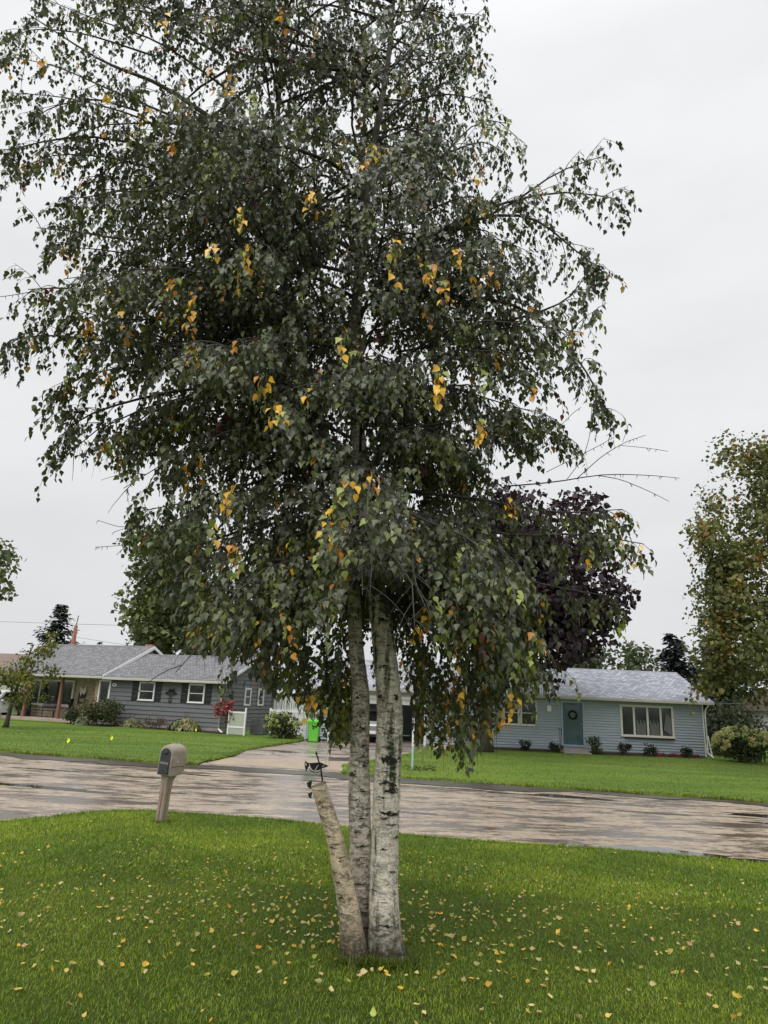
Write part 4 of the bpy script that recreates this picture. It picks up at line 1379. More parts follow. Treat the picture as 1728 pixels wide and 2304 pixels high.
def bush(name, label, base, rx, ry, h, n_clumps, per_m2, size, palette, cat='shrub', seed=1, heads=None, group=None, r=None, maxn=14000):
    t = thing(name, label, cat, base, 0, group)
    B = np.array(base, float)
    r = r or 0.42 * min(rx, ry, h)
    cl = random_clumps((B[0], B[1], B[2] + h * 0.48), rx - r * 0.6, ry - r * 0.6, h * 0.52 - r * 0.4, n_clumps, r, seed)
    V, F, C = clump_leaves(cl, per_m2, size, palette, 0.6, maxn=maxn)
    V = V - B
    V[:, 2] = np.maximum(V[:, 2], 0.0)
    tag(tri_mesh('foliage', V, F, MAT['foliage'], t, C), kind='stuff')
    st = MB()
    q = np.random.default_rng(seed + 5)
    for k in range(7):
        a = q.uniform(0, 6.28)
        st.tube([(0.1 * math.cos(a), 0.1 * math.sin(a), -0.02), (rx * 0.3 * math.cos(a), ry * 0.3 * math.sin(a), h * 0.35), (rx * 0.6 * math.cos(a), ry * 0.6 * math.sin(a), h * 0.7)], [0.02, 0.015, 0.006], 5)
    st.build('stems', MAT['bark'], t)
    if heads:
        nh, hr, pal = heads
        me_cache = []
        for ci, c in enumerate(pal):
            hm = MB()
            pts = unit(q.normal(size=(46, 3)))
            VV, FF, CC = [], [], []
            V_, F_ = scatter(DIAMOND, DIAMOND_F, pts * hr * np.array([1, 1, 0.8]) * 0.8, q.normal(size=(46, 3)), pts + q.normal(size=(46, 3)) * 0.25, np.full(46, hr * 0.62))
            o_ = tri_mesh('flower_head', V_, F_, MAT['foliage'], t, np.repeat(np.array(c) * q.uniform(0.8, 1.15, (46, 1)), 4, 0))
            me_cache.append(o_.data)
            bpy.data.objects.remove(o_)
        for k in range(nh):
            d = q.normal(size=3)
            d[2] = abs(d[2]) * 0.8 - 0.15
            d /= np.linalg.norm(d)
            hd = bpy.data.objects.new('flower_head', me_cache[k % len(me_cache)])
            hd.location = (d[0] * rx * 0.97, d[1] * ry * 0.97, h * 0.5 + d[2] * h * 0.5)
            hd.rotation_euler = (q.uniform(-0.5, 0.5), q.uniform(-0.5, 0.5), q.uniform(0, 6))
            s_ = q.uniform(0.7, 1.25)
            hd.scale = (s_, s_, s_)
            link(hd, t)
    return t


# ------------------------------------------------------------------ the birch
TREE = np.array([0.06, 5.65, float(lawn_z(np.array(0.06), np.array(5.65)))])
BT = thing('birch_tree', 'multi stemmed white birch with drooping dark leaves and a cut off third trunk', 'tree', tuple(TREE), 0)
TZ = TREE[2]


def stem(name, pts, rad, mat, seed, n=28, flare=1.0, rows_per_m=26, cap=None):
    pts, rad = np.array(pts, float), np.array(rad, float)
    s = np.concatenate([[0], np.cumsum(np.linalg.norm(np.diff(pts, axis=0), axis=1))])
    k = int(s[-1] * rows_per_m)
    t = np.linspace(0, s[-1], k)

    def smooth_interp(y):
        raw = np.interp(t, s, y)
        w = max(3, int(0.25 * rows_per_m) | 1)
        pad = np.concatenate([raw[0] * 2 - raw[1:w // 2 + 1][::-1], raw, raw[-1] * 2 - raw[-w // 2:-1][::-1]])
        return np.convolve(pad, np.ones(w) / w, 'same')[w // 2:w // 2 + k]
    P = np.stack([smooth_interp(pts[:, i]) for i in range(3)], 1)
    R = smooth_interp(rad)
    V, F = tube_arrays(P, R, n)
    V = V.reshape(k, n, 3)
    for i in range(k):
        for j in range(n):
            d = V[i, j] - P[i]
            a = 2 * math.pi * j / n
            z = P[i, 2]
            f = 1 + 0.07 * mnoise.noise((math.cos(a) * 1.3 + seed, math.sin(a) * 1.3, z * 3)) + 0.055 * mnoise.noise((math.cos(a) * 3 + seed, math.sin(a) * 4, z * 14))
            low = max(0.0, 1 - (z - pts[0, 2]) / 0.30)
            f += flare * low ** 2 * (0.25 + 0.35 * mnoise.noise((math.cos(a) * 1.6 + seed * 3, math.sin(a) * 1.6, 0.3)) + 0.10 * mnoise.noise((math.cos(a) * 6, math.sin(a) * 6 + seed, z * 9)))
            V[i, j] = P[i] + d * f
    V = V.reshape(-1, 3) - TREE
    m = MB().add(V, F)
    m.f.append(tuple((k - 1) * n + j for j in range(n)))
    o = m.build(name, mat, BT, smooth=True)
    return o, P, R


RS = [(0.165, 5.60, -0.34), (0.135, 5.62, -0.05), (0.117, 5.65, 0.14), (0.112, 5.65, 0.61), (0.113, 5.65, 1.11), (0.118, 5.65, 1.46), (0.075, 5.65, 1.82), (0.022, 5.66, 2.19), (-0.041, 5.67, 2.49),
      (-0.102, 5.68, 2.80), (-0.19, 5.68, 3.38), (-0.28, 5.68, 4.02), (-0.34, 5.66, 5.0), (-0.33, 5.65, 6.0), (-0.26, 5.68, 7.0), (-0.16, 5.7, 8.0), (-0.12, 5.72, 9.2), (-0.18, 5.7, 10.6)]
RR = [0.150, 0.122, 0.110, 0.104, 0.104, 0.104, 0.098, 0.088, 0.078, 0.075, 0.068, 0.061, 0.052, 0.044, 0.036, 0.028, 0.018, 0.006]
LS = [(-0.01, 5.80, -0.34), (-0.04, 5.80, 0.0), (-0.058, 5.80, 0.25), (-0.081, 5.80, 0.58), (-0.105, 5.80, 0.92), (-0.119, 5.80, 1.27), (-0.126, 5.81, 1.63), (-0.191, 5.82, 2.0), (-0.222, 5.83, 2.39), (-0.283, 5.85, 2.79),
      (-0.45, 5.88, 3.5), (-0.72, 5.90, 4.4), (-1.03, 5.92, 5.3), (-1.22, 5.92, 6.2), (-1.30, 5.9, 7.2), (-1.33, 5.9, 8.4), (-1.36, 5.9, 9.6), (-1.42, 5.9, 10.6)]
LR = [0.115, 0.092, 0.086, 0.087, 0.084, 0.079, 0.073, 0.063, 0.056, 0.052, 0.048, 0.043, 0.038, 0.033, 0.027, 0.020, 0.012, 0.005]
SS = [(-0.06, 5.56, -0.34), (-0.095, 5.56, -0.1), (-0.143, 5.555, 0.153), (-0.202, 5.55, 0.366), (-0.272, 5.55, 0.615), (-0.341, 5.55, 0.773), (-0.412, 5.55, 0.952)]
SR = [0.118, 0.092, 0.075, 0.070, 0.064, 0.060, 0.059]
trunkR, PR, RRk = stem('trunk', RS, RR, MAT['bark_white'], 1.3, flare=1.2)
trunkL, PL, RLk = stem('trunk', LS, LR, MAT['bark_pink'], 4.1, flare=0.9)
stump, PS, RSk = stem('cut_trunk', SS, SR, MAT['bark_tan'], 7.7, flare=1.0)
stump['label'] = 'short tan cut off trunk leaning to the left'
# cut face of the dead stem with curled bark
dirS = unit(np.array(SS[-1]) - np.array(SS[-2]))
topS = np.array(SS[-1]) - TREE
Mcut = Matrix.Translation(topS.tolist()) @ Vector(dirS.tolist()).to_track_quat('Z', 'Y').to_matrix().to_4x4()
MB().lathe([(0.060, -0.004), (0.060, 0.004), (0.03, 0.007), (0.005, 0.006)], 20, Mcut).build('cut_face', MAT['cutwood'], stump)
for dx, dz, sc in ((-0.066, 0.0, 0.62), (-0.056, -0.075, 0.5)):
    c = topS + np.array([dx, -0.02, dz])
    MB().add([c + np.array(p) * sc for p in [(0.03, 0.0, 0.05), (-0.035, -0.01, 0.02), (-0.02, -0.03, -0.025), (0.02, -0.03, -0.05), (0.0, 0.01, 0.0), (-0.04, 0.012, 0.02), (0.015, 0.012, -0.04)]],
             [(0, 1, 2, 3), (0, 4, 5, 1), (2, 6, 3), (1, 5, 2), (5, 6, 2), (4, 6, 5)]).build('bark_curl', MAT['scar'], stump)


scar_rng = np.random.default_rng(77)


def scar(parent, P, R, z, a0, span, h, arch=0.6):
    """dark broken ridge of bark wrapped round a trunk; a0 = angle it faces (0 = the lawn side, + right); built of a few ragged slivers"""
    V, F = [], []
    k_sl = 1 if h < 0.018 else (3 if h < 0.04 else 6)
    for sl in range(k_sl):
        if k_sl == 1:
            z_, a_, sp_, h_ = z, a0, span, h
        else:
            z_ = z + scar_rng.normal(0, h * 0.32)
            a_ = a0 + scar_rng.normal(0, span * 0.35)
            sp_ = span * scar_rng.uniform(0.3, 0.8)
            h_ = h * scar_rng.uniform(0.22, 0.5)
        ph = scar_rng.uniform(0, 6, 3)
        n = 13
        b0 = len(V)
        for k in range(n):
            u = -1 + 2 * k / (n - 1)
            a = a_ + u * sp_
            zc = z_ - arch * h * 0.6 * u * u + 0.22 * h_ * math.sin(4 * u + ph[0]) + 0.15 * h_ * math.sin(11 * u + ph[1])
            th = h_ * (1 - abs(u) ** 1.3) * 0.4 * (1 + 0.5 * math.sin(8 * u + ph[2]) + 0.4 * scar_rng.normal()) if abs(u) < 1 else 0
            th = max(th, 0.0006)
            cx = np.interp(zc, P[:, 2], P[:, 0])
            cy = np.interp(zc, P[:, 2], P[:, 1])
            r = np.interp(zc, P[:, 2], R)
            for q, rr in ((-1, 1.03), (0, 1.075), (1, 1.03)):
                V.append(np.array((cx + rr * r * math.sin(a), cy - rr * r * math.cos(a), zc + q * th)) - TREE)
        for k in range(n - 1):
            for q in range(2):
                F.append((b0 + k * 3 + q, b0 + (k + 1) * 3 + q, b0 + (k + 1) * 3 + q + 1, b0 + k * 3 + q + 1))
    MB().add(V, F).build('bark_scar', MAT['scar'], parent, smooth=True)


for z, a0, sp, h, ar in ((0.37, 0.55, 0.5, 0.018, 0.4), (0.02, 0.1, 0.6, 0.016, -0.5), (0.75, 0.3, 0.8, 0.05, -0.5), (0.98, 0.2, 0.8, 0.06, 0.5), (1.14, 0.25, 0.85, 0.075, -0.2), (1.06, -0.1, 0.6, 0.02, 0.4), (0.68, 0.5, 0.5, 0.02, -0.6), (1.62, -0.6, 0.35, 0.05, 0.6),
                          (1.62, 0.55, 0.3, 0.05, -0.5), (1.86, -0.1, 0.5, 0.022, 0.3), (2.02, 0.4, 0.25, 0.014, 0), (2.10, -0.9, 0.45, 0.035, 1.0), (2.24, 0.15, 0.75, 0.045, 1.8),
                          (2.40, 0.7, 0.5, 0.05, 0.8), (2.62, 0.2, 0.5, 0.016, 0.3), (1.30, 0.9, 0.4, 0.03, 0.7), (0.52, -0.2, 0.45, 0.02, 0.6), (0.24, -0.7, 0.3, 0.012, 0), (0.60, 0.9, 0.35, 0.012, 0.6),
                          (1.24, -0.3, 0.5, 0.018, 0.4), (0.88, -0.4, 0.4, 0.014, 0.3), (1.75, 0.2, 0.4, 0.010, 0.2), (1.95, -0.5, 0.4, 0.008, 0.2), (2.72, -0.4, 0.5, 0.012, 0.3), (3.1, 0.1, 0.6, 0.03, 0.8)):
    scar(trunkR, PR, RRk, z, a0, sp, h, ar)
for z, a0, sp, h, ar in ((0.24, 0.1, 0.4, 0.025, 0.3), (0.42, 0.0, 0.6, 0.022, 0.5), (0.50, 0.1, 0.5, 0.014, 0.2), (0.70, 0.2, 0.4, 0.012, 0.3), (0.90, 0.25, 0.6, 0.03, -0.3), (1.02, -0.4, 0.6, 0.045, 0.5), (1.10, 0.4, 0.5, 0.03, 0.8),
                          (1.24, 0.5, 0.45, 0.028, 0.9), (1.36, 0.2, 0.6, 0.035, 1.4), (1.49, 0.3, 0.4, 0.02, 0.8), (1.62, 0.0, 0.7, 0.04, 1.6), (1.78, -0.2, 0.5, 0.02, 0.6), (0.05, 0.3, 0.3, 0.025, 0.3),
                          (-0.05, 0.35, 0.3, 0.03, 0.3), (1.15, 0.4, 0.35, 0.016, 0.3), (0.60, -0.3, 0.5, 0.012, 0.3), (2.05, 0.0, 0.6, 0.03, 0.8), (2.25, 0.3, 0.6, 0.03, 0.8), (0.83, -0.4, 0.5, 0.01, 0.2)):
    scar(trunkL, PL, RLk, z, a0, sp, h, ar)
for z, a0, sp, h, ar in ((0.83, -0.5, 0.5, 0.02, 0.8), (0.60, -0.6, 0.4, 0.016, -0.3), (0.45, 0.25, 0.35, 0.026, -0.4), (0.30, -0.6, 0.3, 0.014, 0.2), (0.20, -0.5, 0.4, 0.014, -0.3), (0.53, -0.4, 0.4, 0.012, 0.3), (0.68, 0.3, 0.3, 0.006, 0.2)):
    scar(stump, PS, RSk, z, a0, sp, h, ar)

q_ = np.random.default_rng(19)
sv, sf = [], []
for ring, (rr, hh) in enumerate(((0.05, 0.03), (0.16, 0.03), (0.22, 0.01), (0.27, -0.03))):
    for k in range(18):
        a = 2 * math.pi * k / 18
        w_ = 1 + 0.25 * math.sin(2 * a + 1) + q_.normal(0, 0.08)
        x, y = 0.19 + rr * w_ * math.cos(a) * 0.8, 5.56 + rr * w_ * math.sin(a) * 0.7
        sv.append((x, y, float(lawn_z(np.array(x), np.array(y))) + hh + q_.normal(0, 0.008)))
sf = [(i * 18 + k, i * 18 + (k + 1) % 18, (i + 1) * 18 + (k + 1) % 18, (i + 1) * 18 + k) for i in range(3) for k in range(18)] + [tuple(reversed(range(18)))]
tag(MB().add(sv, sf).build('soil', plain('bare brown soil', (0.055, 0.038, 0.026), 0.95, 0.4, 22, bump=0.9), smooth=True), kind='structure')

# --- branches: envelope of the crown by height (metres)
ENV = np.array([(1.0, -0.35, 0.7), (1.3, -0.7, 1.1), (1.6, -1.25, 1.25), (2.0, -1.45, 1.45), (2.5, -1.65, 1.5), (2.9, -1.85, 1.6), (3.3, -1.9, 1.45), (3.6, -2.6, 1.5), (4.0, -2.9, 1.85), (4.7, -3.2, 1.85),
                (5.3, -3.1, 1.75), (5.85, -3.1, 1.7), (6.3, -3.0, 1.5), (6.8, -3.5, 1.15), (7.7, -3.8, 0.85), (8.9, -3.9, 0.8), (10, -3.2, 0.6), (11.5, -2.2, 0.2)])


def env_r(z, phi, x0):
    xl = np.interp(z, ENV[:, 0], ENV[:, 1])
    xr = np.interp(z, ENV[:, 0], ENV[:, 2])
    rx = (xr - x0) if math.cos(phi) > 0 else (x0 - xl)
    ry = np.interp(z, [1, 2, 3, 5, 7, 9, 11], [0.9, 1.6, 2.0, 2.1, 2.0, 1.7, 1.0])
    return 1.0 / math.sqrt((math.cos(phi) / max(rx, 0.2)) ** 2 + (math.sin(phi) / ry) ** 2)


branch_polys = []   # (points, r0, leafy)


def prim(h, phi, trunkP, rise=0.5, droop=0.62, k=1.0):
    x0 = np.interp(h, trunkP[:, 2], trunkP[:, 0])
    y0 = np.interp(h, trunkP[:, 2], trunkP[:, 1])
    Lr = k * env_r(h + 0.15, phi, x0) * rng.uniform(0.8, 1.0)
    n = 9
    t = np.linspace(0, 1, n)
    wob = rng.normal(0, 0.09, 2)
    pts = np.stack([x0 + math.cos(phi) * Lr * t - math.sin(phi) * wob[0] * np.sin(t * 5) * Lr, y0 + math.sin(phi) * Lr * t + math.cos(phi) * wob[0] * np.sin(t * 5) * Lr,
                    h + Lr * (rise * t - droop * t ** 2.3) + 0.04 * np.sin(t * 9 + wob[1] * 40)], 1)
    branch_polys.append((pts, 0.006 + 0.0055 * Lr, True))


ga = 0.0
H_AUTO = np.concatenate([np.linspace(2.4, 5.6, 62), np.linspace(5.3, 10.2, 62)])
for h in H_AUTO:
    ga += 2.39996 + rng.normal(0, 0.3)
    use = PR if rng.random() < (0.5 if math.cos(ga) < 0 else 0.8) else PL
    if h < 3.2:
        prim(h, ga, use, rise=rng.uniform(0.15, 0.45), droop=rng.uniform(0.4, 0.7))
    elif h < 5.5:
        prim(h, ga, use, rise=rng.uniform(0.35, 0.9), droop=rng.uniform(0.4, 0.9), k=rng.uniform(0.6, 1.0))
    else:
        prim(h, ga, use, rise=rng.uniform(0.4, 1.1), droop=rng.uniform(0.5, 1.0), k=rng.uniform(0.55, 1.0))
for h in np.linspace(3.5, 9.8, 46):
    prim(h, math.pi + rng.normal(0, 0.55), PL if rng.random() < 0.7 else PR, rise=rng.uniform(0.2, 0.8), droop=rng.uniform(0.35, 0.8), k=rng.uniform(0.75, 1.08))
for h in np.linspace(3.5, 8.8, 14):
    prim(h, rng.normal(0, 0.5), PR, rise=rng.uniform(0.3, 0.9), droop=rng.uniform(0.4, 0.8), k=rng.uniform(0.75, 1.05))
# low, well hung branches towards the street and both sides
for h, phi in ((2.5, 0.25), (2.45, -0.35), (2.6, 0.7), (2.4, 1.3), (2.6, 2.0), (2.5, 2.7), (2.45, 3.3), (2.6, 3.8), (2.7, 4.3), (2.75, 5.0), (2.7, 5.6), (2.9, 4.7), (2.8, 3.5), (2.85, 0.0), (3.0, 5.3), (3.0, 4.0)):
    prim(h, phi, PR if math.cos(phi) > -0.2 else PL, rise=0.15, droop=0.55, k=1.0)


def guided(px, depths, r0, leafy=True):
    P = np.array([at(x, y, d) for (x, y), d in zip(px, np.linspace(depths[0], depths[1], len(px)))])
    s = np.linspace(0, 1, len(P))
    t = np.linspace(0, 1, 11)
    Q = np.stack([np.interp(t, s, P[:, i]) for i in range(3)], 1)
    Q[1:-1] = (Q[:-2] + 2 * Q[1:-1] + Q[2:]) / 4
    branch_polys.append((Q, r0, leafy))


for px, dep, r0 in (
        ([(795, 640), (860, 560), (960, 490), (1090, 435), (1220, 410), (1345, 432)], (5.65, 5.4), 0.026),
        ([(860, 560), (1000, 490), (1110, 440), (1200, 370), (1310, 335)], (5.65, 5.5), 0.02),
        ([(900, 520), (1060, 460), (1160, 470), (1240, 540), (1290, 575)], (5.6, 5.3), 0.02),
        ([(900, 640), (1060, 640), (1160, 680), (1240, 760), (1295, 850), (1300, 890)], (5.6, 5.3), 0.02),
        ([(950, 720), (1120, 690), (1230, 650), (1285, 560)], (5.6, 5.2), 0.016),
        ([(870, 900), (1000, 960), (1140, 930), (1220, 940)], (5.6, 5.2), 0.018),
        ([(820, 1100), (950, 1120), (1100, 1160), (1250, 1150), (1390, 1175)], (5.65, 5.3), 0.022),
        ([(880, 1060), (1050, 1080), (1200, 1110), (1345, 1100)], (5.65, 5.4), 0.02),
        ([(850, 1130), (1000, 1200), (1150, 1260), (1330, 1290)], (5.65, 5.5), 0.022),
        ([(850, 1160), (960, 1280), (1050, 1400), (1200, 1450)], (5.7, 5.7), 0.018),
        ([(640, 700), (470, 650), (300, 640), (150, 620), (60, 625)], (5.75, 5.4), 0.022),
        ([(600, 560), (440, 510), (280, 520), (170, 500), (80, 492)], (5.8, 5.5), 0.022),
        ([(620, 780), (450, 750), (250, 740), (100, 720), (20, 735)], (5.75, 5.3), 0.022),
        ([(640, 850), (460, 830), (300, 860), (170, 900), (120, 960)], (5.75, 5.5), 0.020),
        ([(680, 1000), (560, 1040), (430, 1080), (300, 1105)], (5.8, 5.5), 0.018),
        ([(700, 1080), (560, 1130), (430, 1180), (320, 1190)], (5.8, 5.4), 0.018),
        ([(560, 330), (350, 180), (230, 140), (60, 30)], (5.9, 5.8), 0.030),
        ([(560, 420), (380, 330), (200, 290), (60, 310), (10, 335)], (5.9, 5.6), 0.020),
        ([(560, 480), (420, 420), (300, 400), (180, 430), (130, 425)], (5.9, 5.6), 0.016),
        ([(780, 300), (880, 220), (960, 200), (1060, 220)], (5.7, 5.6), 0.018),
        ([(790, 420), (920, 350), (1040, 300), (1090, 330)], (5.7, 5.5), 0.016),
        ([(500, 200), (350, 90), (200, 40), (80, -10)], (5.9, 5.5), 0.014), ([(480, 120), (330, 40), (200, -40)], (5.9, 5.8), 0.014),
        ([(450, 330), (300, 250), (150, 210), (20, 200)], (5.9, 5.4), 0.014), ([(420, 270), (250, 200), (120, 140), (0, 120)], (5.9, 5.7), 0.014),
        ([(380, 380), (250, 340), (120, 330), (30, 370)], (5.8, 5.4), 0.012), ([(500, 620), (350, 560), (230, 540), (110, 530)], (5.8, 5.4), 0.014),
        ([(300, 240), (200, 210), (110, 230), (40, 280)], (5.7, 5.2), 0.012), ([(420, 60), (280, 0), (150, -30)], (6.0, 6.0), 0.012), ([(330, 120), (180, 70), (70, 60), (5, 90)], (6.1, 6.2), 0.012),
        ([(520, 700), (380, 690), (240, 690), (130, 660)], (5.7, 5.2), 0.014), ([(520, 860), (400, 860), (300, 900), (260, 980)], (5.7, 5.2), 0.012),
        ([(560, 920), (450, 930), (380, 980)], (5.6, 5.1), 0.012), ([(400, 800), (280, 790), (180, 810), (110, 850)], (5.6, 5.4), 0.012),
        ([(800, 250), (880, 160), (950, 120), (1010, 150)], (5.7, 5.5), 0.012), ([(820, 520), (930, 450), (1010, 420), (1060, 440)], (5.6, 5.1), 0.012),
        ([(860, 760), (980, 740), (1090, 760), (1180, 820)], (5.6, 5.1), 0.012), ([(850, 850), (960, 830), (1080, 870), (1190, 900)], (5.6, 5.0), 0.012),
        ([(860, 640), (960, 560), (1080, 560), (1150, 610)], (5.6, 5.2), 0.012),
        ([(800, 200), (900, 90), (990, 60), (1030, 40)], (5.7, 5.6), 0.014)):
    guided(px, dep, r0)
for px, dep, r0 in (
        ([(1100, 1050), (1200, 1042), (1300, 1024), (1400, 1026), (1468, 1033)], (5.6, 5.4), 0.007),
        ([(1290, 1027), (1340, 1035), (1400, 1060), (1445, 1083)], (5.5, 5.4), 0.004),
        ([(1245, 1035), (1300, 985), (1350, 955), (1395, 940)], (5.5, 5.4), 0.004),
        ([(1340, 962), (1400, 968), (1443, 975)], (5.45, 5.4), 0.0025),
        ([(1345, 955), (1352, 935), (1358, 915)], (5.45, 5.45), 0.002),
        ([(1225, 1035), (1260, 990), (1275, 940), (1278, 880)], (5.5, 5.4), 0.003),
        ([(1180, 1020), (1240, 990), (1290, 965), (1325, 945)], (5.5, 5.3), 0.003),
        ([(1150, 990), (1200, 930), (1240, 890), (1255, 880)], (5.5, 5.3), 0.003),
        ([(400, 1140), (320, 1134), (260, 1140), (212, 1124)], (5.5, 5.3), 0.003),
        ([(290, 1135), (265, 1143), (245, 1150)], (5.4, 5.3), 0.002),
        ([(380, 1150), (300, 1160), (270, 1178), (205, 1182)], (5.5, 5.3), 0.003),
        ([(280, 1176), (262, 1188), (252, 1199)], (5.4, 5.3), 0.002),
        ([(120, 620), (60, 632), (0, 642), (-60, 640)], (5.4, 5.2), 0.004),
        ([(120, 690), (60, 740), (10, 790), (-20, 830)], (5.4, 5.2), 0.003)):
    guided(px, dep, r0, False)

twig_V, twig_F, twig_n = [], [], 0
leafP, leafA, leafN, leafC, leafS, leafG = [], [], [], [], [], []
PAL = {'dark': (0.073, 0.084, 0.046), 'mid': (0.086, 0.106, 0.036), 'olive': (0.120, 0.142, 0.034), 'lime': (0.25, 0.30, 0.05), 'yellow': (0.80, 0.47, 0.04), 'orange': (0.66, 0.29, 0.035), 'red': (0.14, 0.03, 0.022)}


def add_twig(P, r):
    global twig_n
    R = np.linspace(r, r * 0.35, len(P))
    V, F = tube_arrays(P, R, 3)
    F = np.array(F)
    twig_V.append(V)
    twig_F.append(np.concatenate([F[:, [0, 1, 2]], F[:, [0, 2, 3]]]) + twig_n)
    twig_n += len(V)


def crown_ok(p):
    """vectorised test: is a point inside the hanging outline of the crown"""
    p = np.atleast_2d(p)
    x, y, z = p.T
    zmin = np.interp(x, [-3, -1.6, -0.9, -0.5, -0.3, 0.0, 0.25, 0.34, 0.7, 0.95, 1.15, 1.45, 2.0], [3.2, 2.05, 1.68, 1.46, 1.17, 1.55, 1.55, 1.25, 1.08, 1.30, 1.62, 1.95, 2.2])
    ok = z > zmin
    ok &= ~((y < 5.78) & (z < 2.42) & (x > -0.22) & (x < 0.30))
    ok &= ~((y < 4.9) & (z < 1.75)) & (y > 3.1)
    x0 = np.where(z < 4, -0.15, -0.6)
    phi = np.arctan2(y - 5.7, x - x0)
    xl = np.interp(z, ENV[:, 0], ENV[:, 1])
    xr = np.interp(z, ENV[:, 0], ENV[:, 2])
    rx = np.maximum(np.where(np.cos(phi) > 0, xr - x0, x0 - xl), 0.2)
    ry = np.interp(z, [1, 2, 3, 5, 7, 9, 11], [0.9, 1.6, 2.0, 2.1, 2.0, 1.7, 1.0])
    er = 1 / np.sqrt((np.cos(phi) / rx) ** 2 + (np.sin(phi) / ry) ** 2)
    return ok & (np.hypot(x - x0, y - 5.7) < 1.12 * er)


def tone(p):
    """leaf colour class for a twig: yellower low on the street side and in scattered sprays"""
    u = rng.random()
    low = np.clip((2.3 - p[2]) / 1.2, 0, 1) * (1.0 if p[1] > 5.3 else 0.4)
    if u < 0.020 + 0.13 * low:
        return 'yellow' if rng.random() < 0.62 else 'orange'
    if u < 0.030 + 0.14 * low:
        return 'red' if rng.random() < 0.35 else 'orange'
    if u < 0.17 + 0.5 * low:
        return 'lime' if rng.random() < 0.25 + 0.2 * low else 'olive'
    return 'dark' if rng.random() < 0.62 else 'mid'


def leafy_twig(start, direction, length, guided_=False, hang=1.0, force=None):
    n = 5
    d = np.array(direction, float)
    p = np.array(start, float)
    pts = [p.copy()]
    st = length / (n - 1)
    jit = rng.normal(0, 0.12, (n - 1, 3))
    for i in range(n - 1):
        d = d + jit[i]
        d[2] -= 0.55 * hang
        d = d / math.sqrt(d @ d)
        p = p + d * st
        pts.append(p.copy())
    pts = np.array(pts)
    if not guided_ and not crown_ok(pts[2])[0]:
        return
    k0 = force or tone(pts[2])
    add_twig(pts, 0.0022)
    m = max(2, int(length / 0.031))
    ox, oy = pts[2, 0] + 0.2, pts[2, 1] - 5.7
    on = math.hypot(ox, oy) + 1e-6
    ox, oy = ox / on, oy / on
    t = (np.arange(m) + 0.6) / m * (n - 1)
    q = np.stack([np.interp(t, np.arange(n), pts[:, i]) for i in range(3)], 1)
    a = rng.uniform(0, 2 * np.pi, m)
    side = np.stack([np.cos(a), np.sin(a), np.zeros(m)], 1)
    ax = unit(side * rng.uniform(0.2, 0.75, (m, 1)) + np.array([ox * 0.15, oy * 0.15, -1.0]) + rng.normal(0, 0.2, (m, 3)))
    nm = unit(np.array([ox * 0.55, oy * 0.55, 0.45]) + side * 0.45 + rng.normal(0, 0.45, (m, 3)))
    sz = rng.uniform(0.040, 0.066, m)
    v = rng.random(m)
    cl_ = np.array([PAL[k0]] * m)
    if k0 in ('dark', 'mid'):
        cl_[v < 0.06] = PAL['olive']
    elif k0 in ('yellow', 'orange'):
        cl_[v < 0.35] = PAL['lime']
        cl_[v < 0.2] = PAL['olive']
    leafP.append(q + side * 0.012 + ax * 0.010)
    leafA.append(ax)
    leafN.append(nm)
    leafS.append(sz)
    leafC.append(cl_ * rng.uniform(0.7, 1.35, (m, 1)))
    leafG.append(np.full(m, guided_))


def along(P, t):
    s = np.linspace(0, 1, len(P))
    return np.array([np.interp(t, s, P[:, i]) for i in range(3)])


